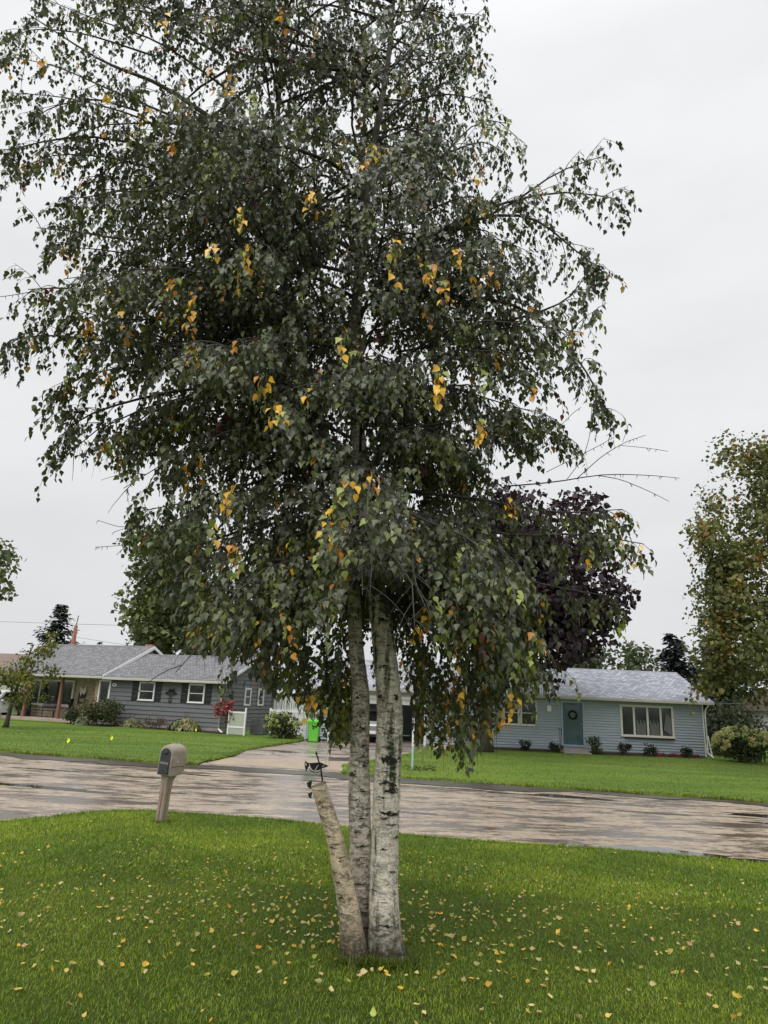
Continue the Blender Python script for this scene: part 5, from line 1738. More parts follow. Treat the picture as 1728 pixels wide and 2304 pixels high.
n_prim_auto = len(H_AUTO) + 60 + 16
for bi_, (P, r0, leafy) in enumerate(branch_polys):
    rng = np.random.default_rng(5000 + bi_)
    gd = bi_ >= n_prim_auto
    R = np.linspace(r0, max(0.0022, r0 * 0.16), len(P))
    MB().tube(P - TREE, R, 7 if r0 > 0.01 else 5).build('branch', MAT['branch'] if r0 > 0.012 else MAT['twig'], BT, smooth=True)
    Lb = np.linalg.norm(np.diff(P, axis=0), axis=1).sum()
    if not leafy:
        # bare twigs with a few catkins
        for k in range(int(Lb / 0.13)):
            q = along(P, rng.uniform(0.35, 1))
            e_ = q + np.array([rng.normal(0, 0.01), rng.normal(0, 0.01), -0.028])
            add_twig(np.array([q, (q + e_) / 2, e_]), 0.0035)
        continue
    zf = P[:, 2].mean()
    dens = 1.03 if zf < 5 else (0.93 if zf < 6.2 else (0.82 if zf < 7.5 else 0.72))
    ns = int(Lb / (0.11 if gd else 0.12) * dens)
    for k in range(ns):
        t = 0.07 + 0.93 * (k + rng.random() * 0.6) / max(ns, 1)
        t = min(t, 1.0)
        s0 = along(P, t)
        tg = unit(along(P, min(t + 0.05, 1)) - along(P, t - 0.06))
        sgn = 1 if k % 2 else -1
        hor = unit(np.cross(tg, [0, 0, 1.0]))
        ang = rng.uniform(0.5, 1.1)
        dr_ = unit(tg * math.cos(ang) + hor * sgn * math.sin(ang) + np.array([0, 0, rng.normal(0.12, 0.38)]))
        ls = rng.uniform(0.25, 0.75) * (1.1 - 0.55 * t) * (0.72 if gd else 1.0)
        q = s0.copy()
        pts = [q.copy()]
        for i in range(5):
            dr_ = unit(dr_ + np.array([0, 0, -0.16]) + rng.normal(0, 0.08, 3))
            q = q + dr_ * ls / 5
            pts.append(q.copy())
        pts = np.array(pts)
        add_twig(pts, 0.0045)
        nt_ = int(ls / 0.085 * dens) + 1
        for w in range(nt_):
            u = 0.2 + 0.8 * (w + rng.random()) / nt_
            ss = along(pts, min(u, 1))
            tg2 = unit(pts[-1] - pts[-2])
            a = rng.uniform(0, 2 * np.pi)
            leafy_twig(ss, tg2 * 0.7 + np.array([math.cos(a), math.sin(a), 0]) * 0.8, rng.uniform(0.14, 0.34) * (0.85 if gd else 1.0), gd)
    # leaf sprays straight from the branch end
    for k in range(7 if gd else 4):
        s0 = along(P, rng.uniform(0.75, 1.0))
        a = rng.uniform(0, 2 * np.pi)
        leafy_twig(s0, np.array([math.cos(a), math.sin(a), -0.2]), rng.uniform(0.12, 0.3), gd)

rng = np.random.default_rng(9001)
# hanging curtains of long whips low on both sides of the trunks
for x0_, x1_, y0_, y1_, zt, zb, cnt in ((0.30, 1.15, 5.75, 6.9, 2.3, 1.12, 120), (-1.35, -0.25, 5.2, 6.6, 2.2, 1.32, 120), (1.0, 1.4, 5.6, 6.6, 2.4, 1.7, 30), (-0.45, -0.12, 5.7, 6.4, 2.0, 1.15, 36)):
    for k in range(cnt):
        s0 = np.array([rng.uniform(x0_, x1_), rng.uniform(y0_, y1_), rng.uniform(zb + 0.5, zt)])
        leafy_twig(s0, np.array([rng.normal(0, 0.15), rng.normal(0, 0.15), -1]), rng.uniform(0.35, 0.75), False, 2.0)
for px_, dd_, cnt in (((985, 1500), 5.5, 7), ((1010, 1545), 5.45, 7), ((1005, 1590), 5.4, 5), ((1140, 1450), 5.5, 4), ((1140, 1500), 5.5, 2), ((750, 1540), 5.7, 5), ((560, 1400), 5.2, 6), ((500, 1440), 5.2, 4)):
    for k in range(cnt):
        s0 = at(px_[0] + rng.normal(0, 14), px_[1] + rng.normal(0, 12), dd_ + rng.normal(0, 0.08))
        leafy_twig(s0, np.array([rng.normal(0, 0.2), rng.normal(0, 0.2), -1]), rng.uniform(0.15, 0.28), True, 2.0)

# sprays that have already turned, on the camera side of the crown
for k, (px_, py_) in enumerate([(455, 525), (548, 540), (525, 580), (388, 600), (410, 650), (412, 700), (420, 745), (190, 700), (188, 750), (470, 165), (498, 160), (405, 220), (322, 240), (985, 552), (930, 568), (955, 610), (1030, 593), (845, 525),
                             (850, 590), (785, 345), (672, 420), (575, 815), (600, 880), (742, 710), (805, 1022), (748, 1030), (485, 1065), (460, 1135), (500, 1185), (1095, 1085), (1035, 905), (1090, 520), (1245, 720), (950, 800), (240, 820), (105, 130),
                             (345, 35), (620, 30), (815, 310), (520, 455), (1030, 350), (1275, 1190), (690, 1490), (665, 1510), (900, 1340), (920, 1310), (1085, 1540), (1110, 1500), (1000, 1480)]):
    low_ = py_ > 1280
    dep_ = 5.3 if low_ else (rng.uniform(3.55, 4.0) if 430 < px_ < 960 else (rng.uniform(4.1, 4.5) if 330 < px_ < 1080 else 5.2))
    for w in range(int(rng.integers(2, 5))):
        s0 = at(px_ + rng.normal(0, 6), py_ - 8 + rng.normal(0, 6), dep_)
        leafy_twig(s0, np.array([rng.normal(0, 0.4), rng.normal(0, 0.3), -0.8]), rng.uniform(0.09, 0.2), True, 1.6, 'yellow' if rng.random() < 0.7 else 'orange')
LEAF_T = np.array([(0, 0, 0), (0, 0.42, -0.03), (0, 1.0, -0.16), (-0.24, 0.06, 0.03), (-0.40, 0.30, 0.08), (-0.20, 0.64, 0.02), (0.24, 0.06, 0.03), (0.40, 0.30, 0.08), (0.20, 0.64, 0.02), (-0.02, -0.32, 0.05), (0.02, -0.32, 0.05)])
LEAF_F = np.array([(0, 1, 3), (3, 1, 4), (4, 1, 5), (5, 1, 2), (0, 6, 1), (6, 7, 1), (7, 8, 1), (8, 2, 1), (0, 9, 10)])
leafP, leafA, leafN, leafC, leafS, leafG = map(np.concatenate, (leafP, leafA, leafN, leafC, leafS, leafG))
keep = leafG | crown_ok(leafP)
leafP, leafA, leafN, leafC, leafS = (q[keep] for q in (leafP, leafA, leafN, leafC, leafS))
print('birch leaves', len(leafP), 'twig verts', twig_n)
# the 300 leaves that show largest: nearest ones, spread out
dist = np.linalg.norm(leafP - EYE, axis=1)
rel = leafP - EYE
insight = (rel[:, 1] > 0) & (np.abs(rel[:, 0]) < rel[:, 1] * 0.55) & (rel[:, 2] < rel[:, 1] * 1.2)
score = leafS / dist + rng.random(len(dist)) * 0.0035 + np.where(leafC[:, 0] > 0.25, 0.004, 0)
order = np.argsort(-np.where(insight, score, 0))
single = order[:300]
rest = np.ones(len(leafP), bool)
rest[single] = False
LEAF_T2 = LEAF_T[[0, 2, 4, 5, 7, 8]]
LEAF_F2 = np.array([(0, 1, 2), (2, 1, 3), (0, 4, 1), (4, 5, 1)])
backl = (leafP[:, 1] > 5.55) & rest
rest &= ~backl
V1, F1 = scatter(LEAF_T, LEAF_F, leafP[rest] - TREE, leafA[rest], leafN[rest], leafS[rest])
V2, F2 = scatter(LEAF_T2, LEAF_F2, leafP[backl] - TREE, leafA[backl], leafN[backl], leafS[backl])
tag(tri_mesh('crown', np.concatenate([V1, V2]), np.concatenate([F1, F2 + len(V1)]), MAT['leaf'], BT,
             np.concatenate([np.repeat(leafC[rest], len(LEAF_T), 0), np.repeat(leafC[backl], len(LEAF_T2), 0)])), kind='stuff')
tag(tri_mesh('twigs', np.concatenate(twig_V) - TREE, np.concatenate(twig_F), MAT['twig'], BT), kind='stuff')
keys = list(PAL)
leaf_mesh = {}


def leaf_data(cat_, cols, mat, Tm, Fm):
    for kname, c in cols.items():
        for j, q in enumerate((0.75, 1.0, 1.3)):
            o_ = tri_mesh('leaf', Tm, Fm, mat, None, np.repeat(np.array([c]) * q, len(Tm), 0))
            leaf_mesh[(cat_, kname, j)] = o_.data
            bpy.data.objects.remove(o_)


leaf_data('birch', PAL, MAT['leaf'], LEAF_T, LEAF_F)
for i in single:
    c = leafC[i]
    kname = min(keys, key=lambda k: np.linalg.norm(unit(np.array(PAL[k])) - unit(c)) + 0.3 * abs(np.linalg.norm(PAL[k]) - np.linalg.norm(c)))
    ratio = np.linalg.norm(c) / np.linalg.norm(PAL[kname])
    o_ = bpy.data.objects.new('leaf', leaf_mesh[('birch', kname, 0 if ratio < 0.87 else (1 if ratio < 1.15 else 2))])
    ax = unit(leafA[i])
    sd_ = unit(np.cross(ax, leafN[i]))
    nm = np.cross(sd_, ax)
    s = leafS[i]
    M_ = Matrix([[sd_[r] * s, ax[r] * s, nm[r] * s, leafP[i][r] - TREE[r]] for r in range(3)] + [[0, 0, 0, 1]])
    link(o_, BT)
    o_.matrix_local = M_

# ------------------------------------------------------------------ metal bird on the cut trunk
top_w = np.array(SS[-1]) + dirS * 0.004
bd_ = thing('metal_bird', 'black metal cut-out bird on a twig stake set into the cut birch trunk', 'garden ornament', tuple(top_w + np.array([0.025, 0, 0.0])), math.radians(4))
MB().tube([(0.0, 0, -0.02), (0.004, 0.002, 0.035), (-0.006, 0, 0.07), (-0.012, 0, 0.115), (-0.028, 0, 0.15), (-0.045, 0, 0.195), (-0.058, 0, 0.235)], [0.0065, 0.006, 0.0065, 0.005, 0.0055, 0.005, 0.004], 6).tube([(-0.05, 0, 0.205), (-0.064, 0, 0.222)], [0.004, 0.003], 5).tube([(-0.012, 0, 0.07), (-0.001, 0, 0.083)], [0.005, 0.003], 5).build('stake', MAT['iron'], bd_)
BP = lambda pts: [((x - 890) / 1659 * 200 / 293.0 , (1105 - y) / 1659 * 200 / 293.0) for x, y in pts]
pieces = {
    'wing': [(635, 745), (800, 730), (870, 745), (880, 800), (850, 850), (790, 880), (740, 888), (690, 850), (650, 800)],
    'tail': [(830, 720), (880, 740), (985, 775), (1000, 790), (930, 815), (880, 835), (850, 830), (800, 850), (770, 865), (800, 800)],
    'head': [(565, 705), (600, 735), (635, 745), (645, 790), (620, 830), (600, 880), (585, 905), (580, 870), (560, 810), (550, 750)],
    'breast': [(640, 830), (680, 870), (740, 895), (810, 895), (860, 860), (868, 868), (815, 905), (740, 908), (670, 885), (630, 840)],
    'collar': [(632, 762), (645, 760), (665, 810), (690, 850), (682, 862), (650, 820)],
}
for k, (nm_, pts) in enumerate(pieces.items()):
    MB().prism(BP(pts), -0.010 - 0.0004 * k, -0.006 - 0.0004 * k, 'y').build(nm_, MAT['iron'] if nm_ != 'collar' else MAT['cream'], bd_)
MB().prism(BP([(568, 735), (590, 760), (592, 800), (575, 790), (562, 760)]), -0.0125, -0.0119, 'y').build('eye_patch', MAT['cream'], bd_)
for pts in ([(745, 862), (800, 775), (810, 778), (760, 870)], [(880, 800), (915, 765), (925, 770), (890, 810)]):
    MB().prism(BP(pts), -0.0125, -0.0119, 'y').build('stripe', MAT['cream'], bd_)
MB().prism(BP([(665, 845), (695, 868), (740, 886), (800, 884), (840, 862), (800, 868), (740, 876), (700, 860)]), -0.0119, -0.0112, 'y').build('belly', MAT['cream'], bd_)

rng = np.random.default_rng(9002)
# ------------------------------------------------------------------ fallen leaves
FPAL = {'pale': (0.52, 0.42, 0.19), 'straw': (0.50, 0.39, 0.08), 'gold': (0.68, 0.40, 0.04), 'tan': (0.42, 0.26, 0.12), 'pink': (0.50, 0.31, 0.18), 'green': (0.32, 0.36, 0.07), 'orange': (0.58, 0.24, 0.03)}
FT = np.array([(0, 0, 0.05), (0, 0.45, -0.10), (0, 1.0, 0.22), (-0.22, 0.08, 0.10), (-0.38, 0.34, 0.20), (-0.24, 0.68, 0.10), (0.22, 0.08, 0.02), (0.38, 0.34, -0.02), (0.24, 0.68, 0.12), (-0.02, -0.3, 0.1), (0.02, -0.3, 0.1)])
leaf_data('fallen', FPAL, MAT['fallen'], FT, LEAF_F)
nf = 1000
r_ = np.abs(rng.normal(0, 3.4, nf * 3)) + 0.25
a_ = rng.uniform(0, 2 * np.pi, nf * 3)
fx = 0.1 + r_ * np.cos(a_) * 1.35
fy = 6.3 + r_ * np.sin(a_) * 0.95
ok = (fy < ye(fx) - 0.1) & (fy > 3.3) & (np.hypot(fx - 0.1, fy - 5.65) > 0.22) & (np.abs(fx) < fy * 0.6 + 0.8)
fx, fy = fx[ok][:nf], fy[ok][:nf]
ns_ = 1200
sx = np.where(rng.random(ns_) < 0.5, rng.normal(-1.2, 1.6, ns_), rng.normal(1.6, 2.2, ns_))
sy = rng.uniform(6.0, 10.5, ns_)
fx, fy = np.concatenate([fx, sx]), np.concatenate([fy, sy])
nbig = len(fx) - ns_
nf = len(fx)
fz = lawn_z(fx, fy) + rng.uniform(0.010, 0.030, nf)
fa = rng.uniform(0, 2 * np.pi, nf)
fax = np.stack([np.cos(fa), np.sin(fa), rng.normal(0, 0.35, nf)], 1)
fnm = unit(np.stack([rng.normal(0, 0.45, nf), rng.normal(-0.25, 0.45, nf), np.ones(nf)], 1))
fs = np.where(np.arange(nf) < nbig, rng.uniform(0.028, 0.052, nf), rng.uniform(0.014, 0.034, nf))
fk = rng.choice(list(FPAL), nf, p=[0.28, 0.32, 0.16, 0.05, 0.04, 0.13, 0.02])
fd = np.hypot(fx, fy)
insight = np.abs(fx) < fy * 0.55
order = np.argsort(-np.where(insight, fs / fd, 0))
FPOS = np.stack([fx, fy, fz], 1)
for i in order[:300]:
    o_ = bpy.data.objects.new('fallen_leaf', leaf_mesh[('fallen', fk[i], int(rng.integers(0, 3)))])
    ax = unit(fax[i])
    sd_ = unit(np.cross(ax, fnm[i]))
    nm = np.cross(sd_, ax)
    s = fs[i]
    link(o_)
    o_.matrix_world = Matrix([[sd_[r] * s, ax[r] * s, nm[r] * s, FPOS[i][r]] for r in range(3)] + [[0, 0, 0, 1]])
    tag(o_, {'pale': 'pale cream yellow birch leaf lying curled on the near lawn', 'straw': 'straw yellow birch leaf fallen on the near lawn', 'gold': 'golden yellow birch leaf fallen on the near lawn',
             'tan': 'dry tan brown birch leaf fallen on the near lawn', 'pink': 'pinkish beige birch leaf fallen on the near lawn', 'green': 'still greenish birch leaf fallen on the near lawn',
             'orange': 'bright orange birch leaf fallen on the near lawn'}[fk[i]], 'leaf', 'fallen birch leaves on the lawn')
rest = order[300:]
V, F = scatter(FT, LEAF_F, FPOS[rest], fax[rest], fnm[rest], fs[rest])
cc_ = np.array([FPAL[k] for k in fk[rest]]) * rng.uniform(0.75, 1.25, (len(rest), 1))
tag(tri_mesh('leaf_litter', V, F, MAT['fallen'], None, np.repeat(cc_, len(FT), 0)), 'scattered small yellow birch leaves further back on the lawn', 'leaf litter', kind='stuff')

rng = np.random.default_rng(9003)
# ------------------------------------------------------------------ trees and shrubs beyond the road
G1 = [(3, (0.045, 0.065, 0.022)), (3, (0.065, 0.09, 0.028)), (2, (0.10, 0.125, 0.04))]
# dark purple maple in front of the blue house
mc = random_clumps((7.0, 33.8, 7.9), 5.0, 4.2, 5.0, 70, 1.35, 21)
mc += random_clumps((9.0, 33.5, 5.2), 2.6, 2.2, 2.2, 22, 1.0, 22)
bg_tree('purple_maple', 'dark purple leaved maple standing before the blue house', (5.25, 34.4, -0.75), 2.2, 0.34, mc, 11, 0.30,
        [(4, (0.024, 0.014, 0.022)), (3, (0.040, 0.022, 0.031)), (1, (0.07, 0.036, 0.04))], maxn=46000)
# green tree behind the grey house
gc = random_clumps((-18.6, 60, 11.5), 4.6, 4.0, 6.3, 46, 1.6, 31) + random_clumps((-16.8, 57, 6.5), 3.8, 3.0, 3.0, 18, 1.4, 32)
bg_tree('maple_tree', 'tall green maple rising behind the grey house roof', (-18, 60, -0.8), 4, 0.45, gc, 5.5, 0.42, [(3, (0.07, 0.09, 0.034)), (3, (0.105, 0.13, 0.044)), (2, (0.19, 0.22, 0.06))], maxn=40000)
bg_tree('purple_plum', 'low dark purple tree half hidden beside the tall green maple', (-20.6, 62, -0.8), 2, 0.25, random_clumps((-20.6, 62, 5.6), 2.0, 1.8, 2.2, 14, 1.0, 33), 6, 0.36,
        [(3, (0.018, 0.014, 0.022)), (2, (0.035, 0.028, 0.035))], maxn=9000)
bg_tree('maple_tree', 'dark green tree behind the ridge of the grey house wing', (-11.5, 56, -0.8), 2.5, 0.3, random_clumps((-12.0, 56, 5.5), 4.4, 2.6, 3.2, 26, 1.3, 34), 5.5, 0.40, [(3, (0.048, 0.066, 0.026)), (2, (0.075, 0.098, 0.034)), (1, (0.12, 0.14, 0.045))], maxn=18000)
# edge tree at the left
bg_tree('ash_tree', 'leafy green tree reaching in above the far left lawn', (-32.5, 50, -0.8), 4, 0.4, random_clumps((-31.6, 50, 9.6), 5.4, 4.0, 2.7, 34, 1.3, 41), 5, 0.40, [(3, (0.07, 0.095, 0.035)), (2, (0.11, 0.14, 0.05)), (1, (0.17, 0.18, 0.07))], maxn=20000)
# young tree in front of the grey house
yc = random_clumps((-18.0, 36.2, 1.75), 1.9, 1.5, 1.5, 20, 0.55, 51) + random_clumps((-17.3, 36.2, 3.2), 0.7, 0.7, 1.0, 8, 0.42, 52)
bg_tree('young_tree', 'small yellowing green tree on the lawn before the porch', (-18.9, 36.7, -0.70), 1.4, 0.10, yc, 26, 0.15, [(3, (0.075, 0.09, 0.028)), (3, (0.14, 0.155, 0.035)), (2, (0.23, 0.21, 0.05)), (1, (0.26, 0.15, 0.10))], maxn=16000, shell=0.9)
# trees behind the blue house
bg_tree('back_tree', 'grey green tree behind the middle of the blue house roof', (16.5, 56, -0.8), 3, 0.3, random_clumps((16.6, 56, 4.6), 2.2, 2.2, 2.3, 14, 1.1, 61), 6, 0.36, [(3, (0.062, 0.082, 0.046)), (3, (0.09, 0.112, 0.056)), (1, (0.13, 0.155, 0.07))], maxn=10000)
bg_tree('back_tree', 'rounded green tree behind the right half of the blue roof', (20.2, 55, -0.8), 3, 0.3, random_clumps((20.2, 55, 4.7), 1.8, 2.0, 2.6, 14, 0.95, 62), 7, 0.34, [(3, (0.068, 0.09, 0.048)), (3, (0.095, 0.12, 0.058)), (1, (0.13, 0.16, 0.07))], maxn=10000)
# the other birch at the right
rc = [(15.2 + rng.normal(0, 0.5) + 0.0, 30 + rng.normal(0, 0.9), z, *(lambda r: (r, r, r * 1.15))(rng.uniform(0.7, 1.15))) for z in np.linspace(3.2, 9.6, 36)]
rc += [(17.5 + rng.normal(0, 0.8), 30.5 + rng.normal(0, 1.0), z, *(lambda r: (r, r, r * 1.15))(rng.uniform(0.7, 1.15))) for z in np.linspace(2.6, 13.8, 46)]
rc += [(20.2 + rng.normal(0, 0.9), 31 + rng.normal(0, 1.2), z, *(lambda r: (r, r, r * 1.1))(rng.uniform(0.8, 1.3))) for z in np.linspace(2.6, 14.5, 36)]
rc += [(14.9 - 0.25 * k, 31.2, 3.0 - 0.16 * k, 0.5, 0.5, 0.55) for k in range(3)] + [(14.0, 31.2, 2.1, 0.22, 0.22, 0.6), (16.3, 30.6, 2.4, 0.8, 0.8, 0.7), (18.3, 30.5, 2.0, 0.9, 0.9, 0.6)]
bg_tree('weeping_birch', 'tall loose birch turning orange beside the blue house', (18.6, 31.2, -0.78), 3, 0.22, rc, 15.0, 0.20,
        [(4, (0.085, 0.100, 0.036)), (4, (0.125, 0.140, 0.046)), (2.4, (0.20, 0.195, 0.06)), (1.6, (0.32, 0.17, 0.05)), (0.8, (0.42, 0.28, 0.06))], bark=MAT['bark_pink'], maxn=70000, shell=0.9)


def conifer(name, label, base, h, r, col, levels=22, per=13, seed=1, z0=0.06):
    t = thing(name, label, 'tree', base, 0)
    q = np.random.default_rng(seed)
    MB().tube([(0, 0, -0.1), (0, 0, h * 0.5), (0, 0, h)], [h * 0.022, h * 0.014, 0.01], 8).build('trunk', MAT['bark'], t)
    Ps, As, Ns, Ss = [], [], [], []
    for i in range(levels):
        f = i / (levels - 1)
        z = h * (z0 + (1 - z0) * f)
        Lr = r * (1 - f) ** 0.85 * q.uniform(0.85, 1.1) + 0.05 * r
        for k in range(max(5, int(per * (1 - 0.6 * f)))):
            a = q.uniform(0, 2 * np.pi)
            ll = Lr * q.uniform(0.65, 1.1)
            m = max(4, int(ll / (0.055 * r + 0.04)))
            for j in range(m):
                s = (j + 0.5) / m
                p = np.array([math.cos(a) * ll * s, math.sin(a) * ll * s, z + ll * (-0.10 * s + 0.14 * s * s * s) - 0.06 * ll])
                for w in range(3):
                    b = a + q.normal(0, 0.9)
                    Ps.append(p + q.normal(0, 0.02 * r, 3))
                    As.append([math.cos(b), math.sin(b), q.normal(-0.25, 0.25)])
                    Ns.append([q.normal(0, 0.4), q.normal(0, 0.4), 1])
                    Ss.append((0.13 * r + 0.06) * (1.1 - 0.5 * s))
    V, F = scatter(DIAMOND * np.array([0.55, 1, 1]), DIAMOND_F, np.array(Ps), np.array(As), np.array(Ns), np.array(Ss))
    C = np.repeat(np.array([col]) * q.uniform(0.6, 1.4, (len(Ps), 1)), 4, 0)
    tag(tri_mesh('crown', V, F, MAT['foliage'], t, C), kind='stuff')
    return t


conifer('spruce_tree', 'dark blue green spruce behind the grey porch roof', (-34.8, 75, -0.9), 10.6, 5.2, (0.026, 0.036, 0.030), 26, 14, 5)
conifer('spruce_tree', 'small spruce tip peeping over the grey roof ridge', (-30.5, 76, -0.9), 6.9, 2.2, (0.028, 0.038, 0.030), 16, 10, 6)
conifer('spruce_tree', 'blackish spruce behind the right end of the blue house', (24.8, 58, -0.9), 8.4, 5.6, (0.022, 0.028, 0.028), 24, 14, 7)
conifer('spruce_tree', 'dark spruce in the gap behind the orange tinged birch', (30.0, 60, -0.9), 12.0, 6.0, (0.022, 0.028, 0.026), 26, 14, 8)

# shrubs by the blue house
HYD = [(2, (0.05, 0.068, 0.024)), (2, (0.075, 0.095, 0.03)), (1, (0.035, 0.045, 0.018))]
bush('hydrangea', 'wide hydrangea with creamy green flower heads at the blue house corner', (18.0, 34.7, -0.78), 1.5, 1.1, 1.65, 30, 60, 0.11, HYD, seed=3, heads=(95, 0.14, [(0.50, 0.52, 0.24), (0.44, 0.46, 0.20), (0.54, 0.48, 0.24)]), maxn=15000)
bush('yew_hedge', 'tall dark green yew mass behind the right end of the blue house', (20.2, 40.0, -0.78), 2.6, 2.0, 2.9, 40, 16, 0.16, [(3, (0.045, 0.058, 0.032)), (2, (0.065, 0.082, 0.044))], seed=8, maxn=16000)
bush('yew_hedge', 'broad dark yew mass to the side of the blue house', (24.2, 39.0, -0.78), 2.8, 2.0, 2.5, 40, 16, 0.16, [(3, (0.042, 0.055, 0.034)), (2, (0.065, 0.08, 0.046))], seed=9, maxn=16000)
bush('white_rose', 'low white flowering bush at the far right lawn edge', (18.6, 32.0, -0.77), 0.55, 0.4, 0.5, 8, 60, 0.07, HYD, seed=12, heads=(16, 0.06, [(0.75, 0.75, 0.72)]), maxn=2500)
DK = [(3, (0.018, 0.028, 0.016)), (2, (0.03, 0.045, 0.02))]
bush('boxwood', 'round leafy bush right beside the teal door step', (11.1, 36.05, -0.74), 0.52, 0.45, 0.95, 16, 150, 0.07, [(3, (0.045, 0.07, 0.02)), (2, (0.07, 0.10, 0.03))], seed=14, maxn=4500)
for k, (x, lab) in enumerate(((7.6, 'small dark flowering clump below the sash windows'), (9.1, 'dark clump with white blooms between sash windows and door'), (12.55, 'dark spiky clump between the boxwood and the wide window'),
                             (13.9, 'dark rounded clump under the left pane of the wide window'), (15.65, 'sparse dark clump beside white blooms under the wide window'))):
    b_ = bush('garden_plant', lab, (x, 36.1 - 0.02 * (x - 7), -0.72), 0.42, 0.32, 0.6, 13, 170, 0.08, DK, 'plant', 20 + k, maxn=4000, heads=(7, 0.035, [(0.8, 0.8, 0.8)]) if k in (0, 1, 4) else None)
bush('begonia_bed', 'low bed of red blooms along the blue house wall', (15.2, 35.98, -0.75), 1.9, 0.28, 0.26, 26, 60, 0.06, [(3, (0.30, 0.02, 0.025)), (2, (0.18, 0.015, 0.02)), (1, (0.03, 0.045, 0.02))], 'flowers', 33, r=0.16, maxn=5000)
bush('ground_cover', 'low pale green weeds round the foot of the blue stake', (1.6, 24.3, -0.73), 0.9, 0.25, 0.2, 18, 90, 0.06, [(2, (0.10, 0.16, 0.03)), (2, (0.17, 0.23, 0.05))], 'plants', 35, r=0.13, maxn=3500)

# shrubs by the grey house
bush('rounded_shrub', 'large rounded dull green shrub in front of the porch steps', (-15.9, 41.3, -0.70), 1.55, 1.1, 1.55, 34, 70, 0.10, [(3, (0.05, 0.062, 0.026)), (2, (0.085, 0.095, 0.04)), (1, (0.12, 0.09, 0.05))], seed=61, maxn=15000)
bush('rounded_shrub', 'smaller green shrub between the porch and the big shrub', (-17.9, 42.3, -0.70), 0.65, 0.55, 1.05, 16, 110, 0.09, [(3, (0.045, 0.062, 0.024)), (2, (0.07, 0.09, 0.034))], seed=62, maxn=5000)
HOS = [(3, (0.10, 0.12, 0.05)), (3, (0.16, 0.175, 0.075)), (2, (0.25, 0.23, 0.10))]


def hosta(label, base, r, h, n, seed, pal):
    t = thing('hosta', label, 'plant', base, 0, 'foundation plants along the grey wall')
    q = np.random.default_rng(seed)
    P, A, N, S, C = [], [], [], [], []
    for k in range(n):
        a = q.uniform(0, 6.283)
        rr = r * math.sqrt(q.random())
        z = h * (1 - (rr / r) ** 2 * 0.75) * q.uniform(0.7, 1.0)
        P.append((math.cos(a) * rr * 0.85, math.sin(a) * rr * 0.6, z))
        A.append((math.cos(a), math.sin(a), -0.35 - 0.8 * rr / r))
        N.append((math.cos(a) * 0.6 + q.normal(0, 0.2), math.sin(a) * 0.6, 1))
        S.append(q.uniform(0.2, 0.32))
        C.append(np.array(pal[q.integers(0, len(pal))][1]) * q.uniform(0.75, 1.25))
    tp = LEAF_T * np.array([1.1, 1, 1.5])
    V, F = scatter(tp, LEAF_F, np.array(P), np.array(A, float), np.array(N, float), np.array(S))
    tag(tri_mesh('foliage', V, F, MAT['foliage'], t, np.repeat(np.array(C), len(tp), 0)), kind='stuff')
    for k in range(4):
        a = q.uniform(0, 6.28)
        MB().tube([(0, 0, 0), (0.1 * math.cos(a), 0.1 * math.sin(a), h), (0.25 * math.cos(a), 0.2 * math.sin(a), h * 1.45)], 0.01, 4).build('flower_stalk', MAT['bark'], t)


hosta('pale hosta clump next to the large rounded shrub', (-14.15, 41.55, -0.70), 0.75, 0.55, 190, 1, HOS)
hosta('wide yellowing hosta clump below the wall ornament', (-10.75, 40.35, -0.70), 1.05, 0.72, 320, 2, [(1, (0.13, 0.15, 0.06)), (1, (0.22, 0.21, 0.09)), (1, (0.30, 0.24, 0.11)), (1, (0.10, 0.12, 0.05))])
hosta('small green hosta on the lawn side of the porch slab', (-17.1, 41.6, -0.70), 0.5, 0.4, 110, 3, [(1, (0.17, 0.22, 0.12)), (1, (0.24, 0.28, 0.17))])
bush('sedum', 'brownish mounded plant between the two hosta clumps', (-12.65, 40.9, -0.70), 0.95, 0.5, 0.68, 20, 60, 0.07, [(3, (0.10, 0.07, 0.045)), (2, (0.16, 0.11, 0.07)), (1, (0.08, 0.08, 0.04))], 'plant', 64, maxn=6000)
bush('hydrangea', 'round hydrangea with lime flower heads before the white gate', (-4.85, 37.3, -0.70), 1.05, 0.85, 1.35, 28, 80, 0.10, HYD, seed=66, heads=(34, 0.11, [(0.36, 0.42, 0.12), (0.42, 0.44, 0.17)]), maxn=10000)
# red standard shrub by the downspout
t = thing('red_shrub', 'small red leaved standard shrub by the white downspout', 'shrub', (-8.1, 38.7, -0.70), 0)
MB().tube([(0, 0, 0), (0.02, 0, 0.5), (0.0, 0, 1.0)], [0.03, 0.025, 0.02], 6).build('trunk', MAT['bark'], t)
cl = [(-0.55, 0, 1.45, 0.2, 0.2, 0.2), (-0.5, 0, 1.05, 0.18, 0.18, 0.16), (-0.1, 0, 1.3, 0.35, 0.3, 0.3), (0.05, 0, 1.6, 0.15, 0.15, 0.15), (0.25, 0.1, 1.65, 0.18, 0.18, 0.14), (0.35, 0, 1.0, 0.32, 0.3, 0.24), (0.7, 0, 0.85, 0.2, 0.2, 0.16), (-0.2, 0.1, 1.7, 0.15, 0.15, 0.14), (0.1, 0, 0.75, 0.2, 0.2, 0.15), (0.2, 0.1, 1.2, 0.25, 0.25, 0.2)]
V, F, C = clump_leaves(cl, 130, 0.13, [(3, (0.26, 0.05, 0.06)), (2, (0.36, 0.10, 0.10)), (2.2, (0.09, 0.11, 0.05)), (0.8, (0.35, 0.13, 0.05))], 0.9)
tag(tri_mesh('crown', V, F, MAT['foliage'], t, C), kind='stuff')
lm = MB()
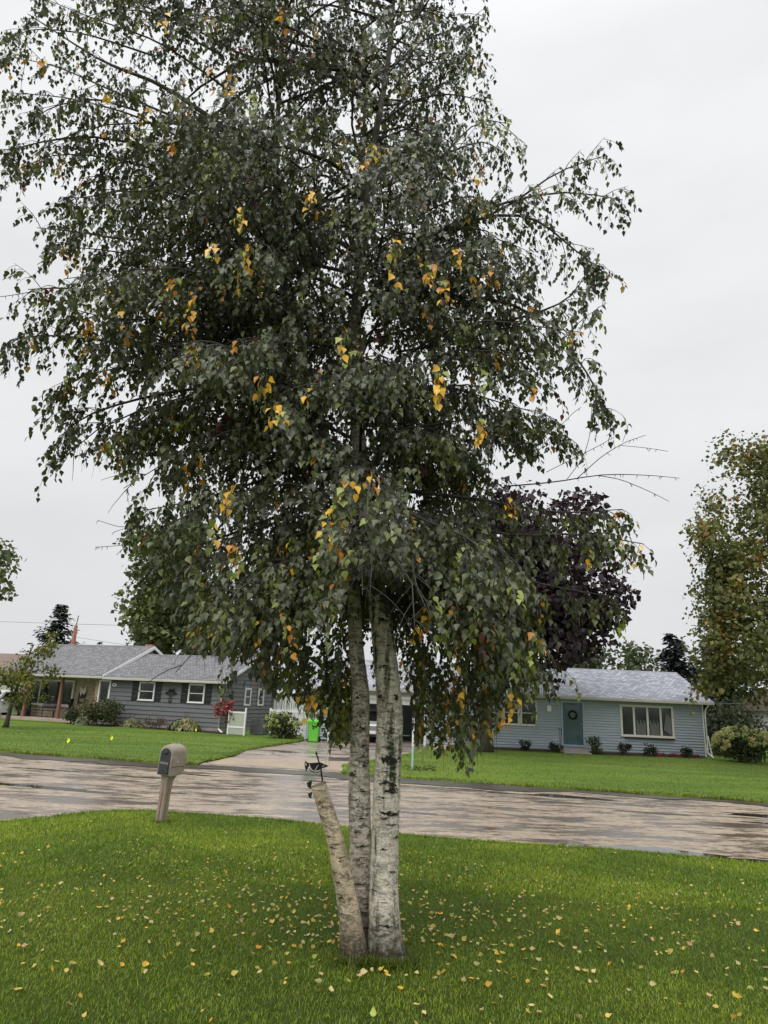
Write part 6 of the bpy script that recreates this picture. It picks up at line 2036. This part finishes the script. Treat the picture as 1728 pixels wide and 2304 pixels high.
for c in cl:
    lm.tube([(0, 0, 0.9), (c[0] * 0.5, c[1] * 0.5, (0.9 + c[2]) / 2), c[:3]], [0.014, 0.01, 0.004], 4)
lm.build('limbs', MAT['bark'], t)
# mulch under the grey house plants
mm = MB()
xs_ = np.linspace(-9.5, 1.2, 30)
mm.add([lw(x, -0.03, 0.03) for x in xs_] + [lw(x, -1.25 - 0.15 * math.sin(x * 1.3), 0.018) for x in xs_], [(i + 30, i + 31, i + 1, i) for i in range(29)])
tag(mm.build('planting_bed', MAT['mulch']), kind='structure')

# ------------------------------------------------------------------ far neighbours, pole and wires
nh = thing('neighbour_house', 'low brown roofed house glimpsed behind the small yellowing tree', 'house', (-33.5, 62, -0.8), math.radians(-14))
MB().box(-8, 6, 0, 8, 0, 2.7).build('wall', MAT['cream'], nh)
MB().prism([(-0.5, 2.65), (8.5, 2.65), (4, 4.9)], -8.5, 6.5, 'x').build('roof', MAT['shedroof'], nh)
for x in (-5.5, -1, 3):
    MB().box(x, x + 1.2, -0.05, -0.005, 1.1, 2.2).build('window', MAT['glass'], nh)
rh = thing('neighbour_house', 'white gabled house edge beyond the yews', 'house', (30.5, 50, -0.8), math.radians(6))
MB().box(0, 10, 0, 8, 0, 2.6).build('wall', MAT['white'], rh)
MB().prism([(-0.5, 2.5), (8.5, 2.5), (4, 4.2)], -0.5, 10.5, 'x').build('roof', MAT['shedroof'], rh)
MB().box(1.5, 2.8, -0.05, -0.005, 1.0, 2.1).build('window', MAT['glass'], rh)
po = thing('flue_pole', 'slender rust red pole rising behind the dark spruce', 'pole', (-30.75, 70, -0.9), 0)
MB().tube([(0, 0, 0), (-0.05, 0, 5.0), (0.0, 0, 8.2)], [0.30, 0.27, 0.17], 10).build('shaft', MAT['rust'], po)
MB().tube([(0.02, 0, 8.2), (0.08, 0, 9.2)], 0.05, 6).build('tip', MAT['acgrey'], po)


def wire(name, label, a, b, sag, r):
    a, b = np.array(a), np.array(b)
    t = np.linspace(0, 1, 14)
    P = a + (b - a) * t[:, None]
    P[:, 2] -= sag * 4 * t * (1 - t)
    tag(MB().tube(P, r, 5).build(name, MAT['acgrey']), label, 'wire')


wire('service_wire', 'thin pale wire running from the blue house eave past the yews', (17.4, 36.6, 1.95), (40, 37.5, 3.0), 0.15, 0.02)
wire('overhead_wire', 'thin overhead wire strung behind the spruce and pole', (-60, 72, 7.6), (-12, 72, 8.0), 0.25, 0.018)
wire('overhead_wire', 'lower overhead wire sloping down toward the grey roof', (-31, 70, 6.2), (-14, 60, 4.6), 0.2, 0.015)

print('TRIS', sum(sum(len(p.vertices) - 2 for p in o.data.polygons) if len(o.data.polygons) < 5000 else len(o.data.polygons) for o in scene.objects if o.type == 'MESH'))
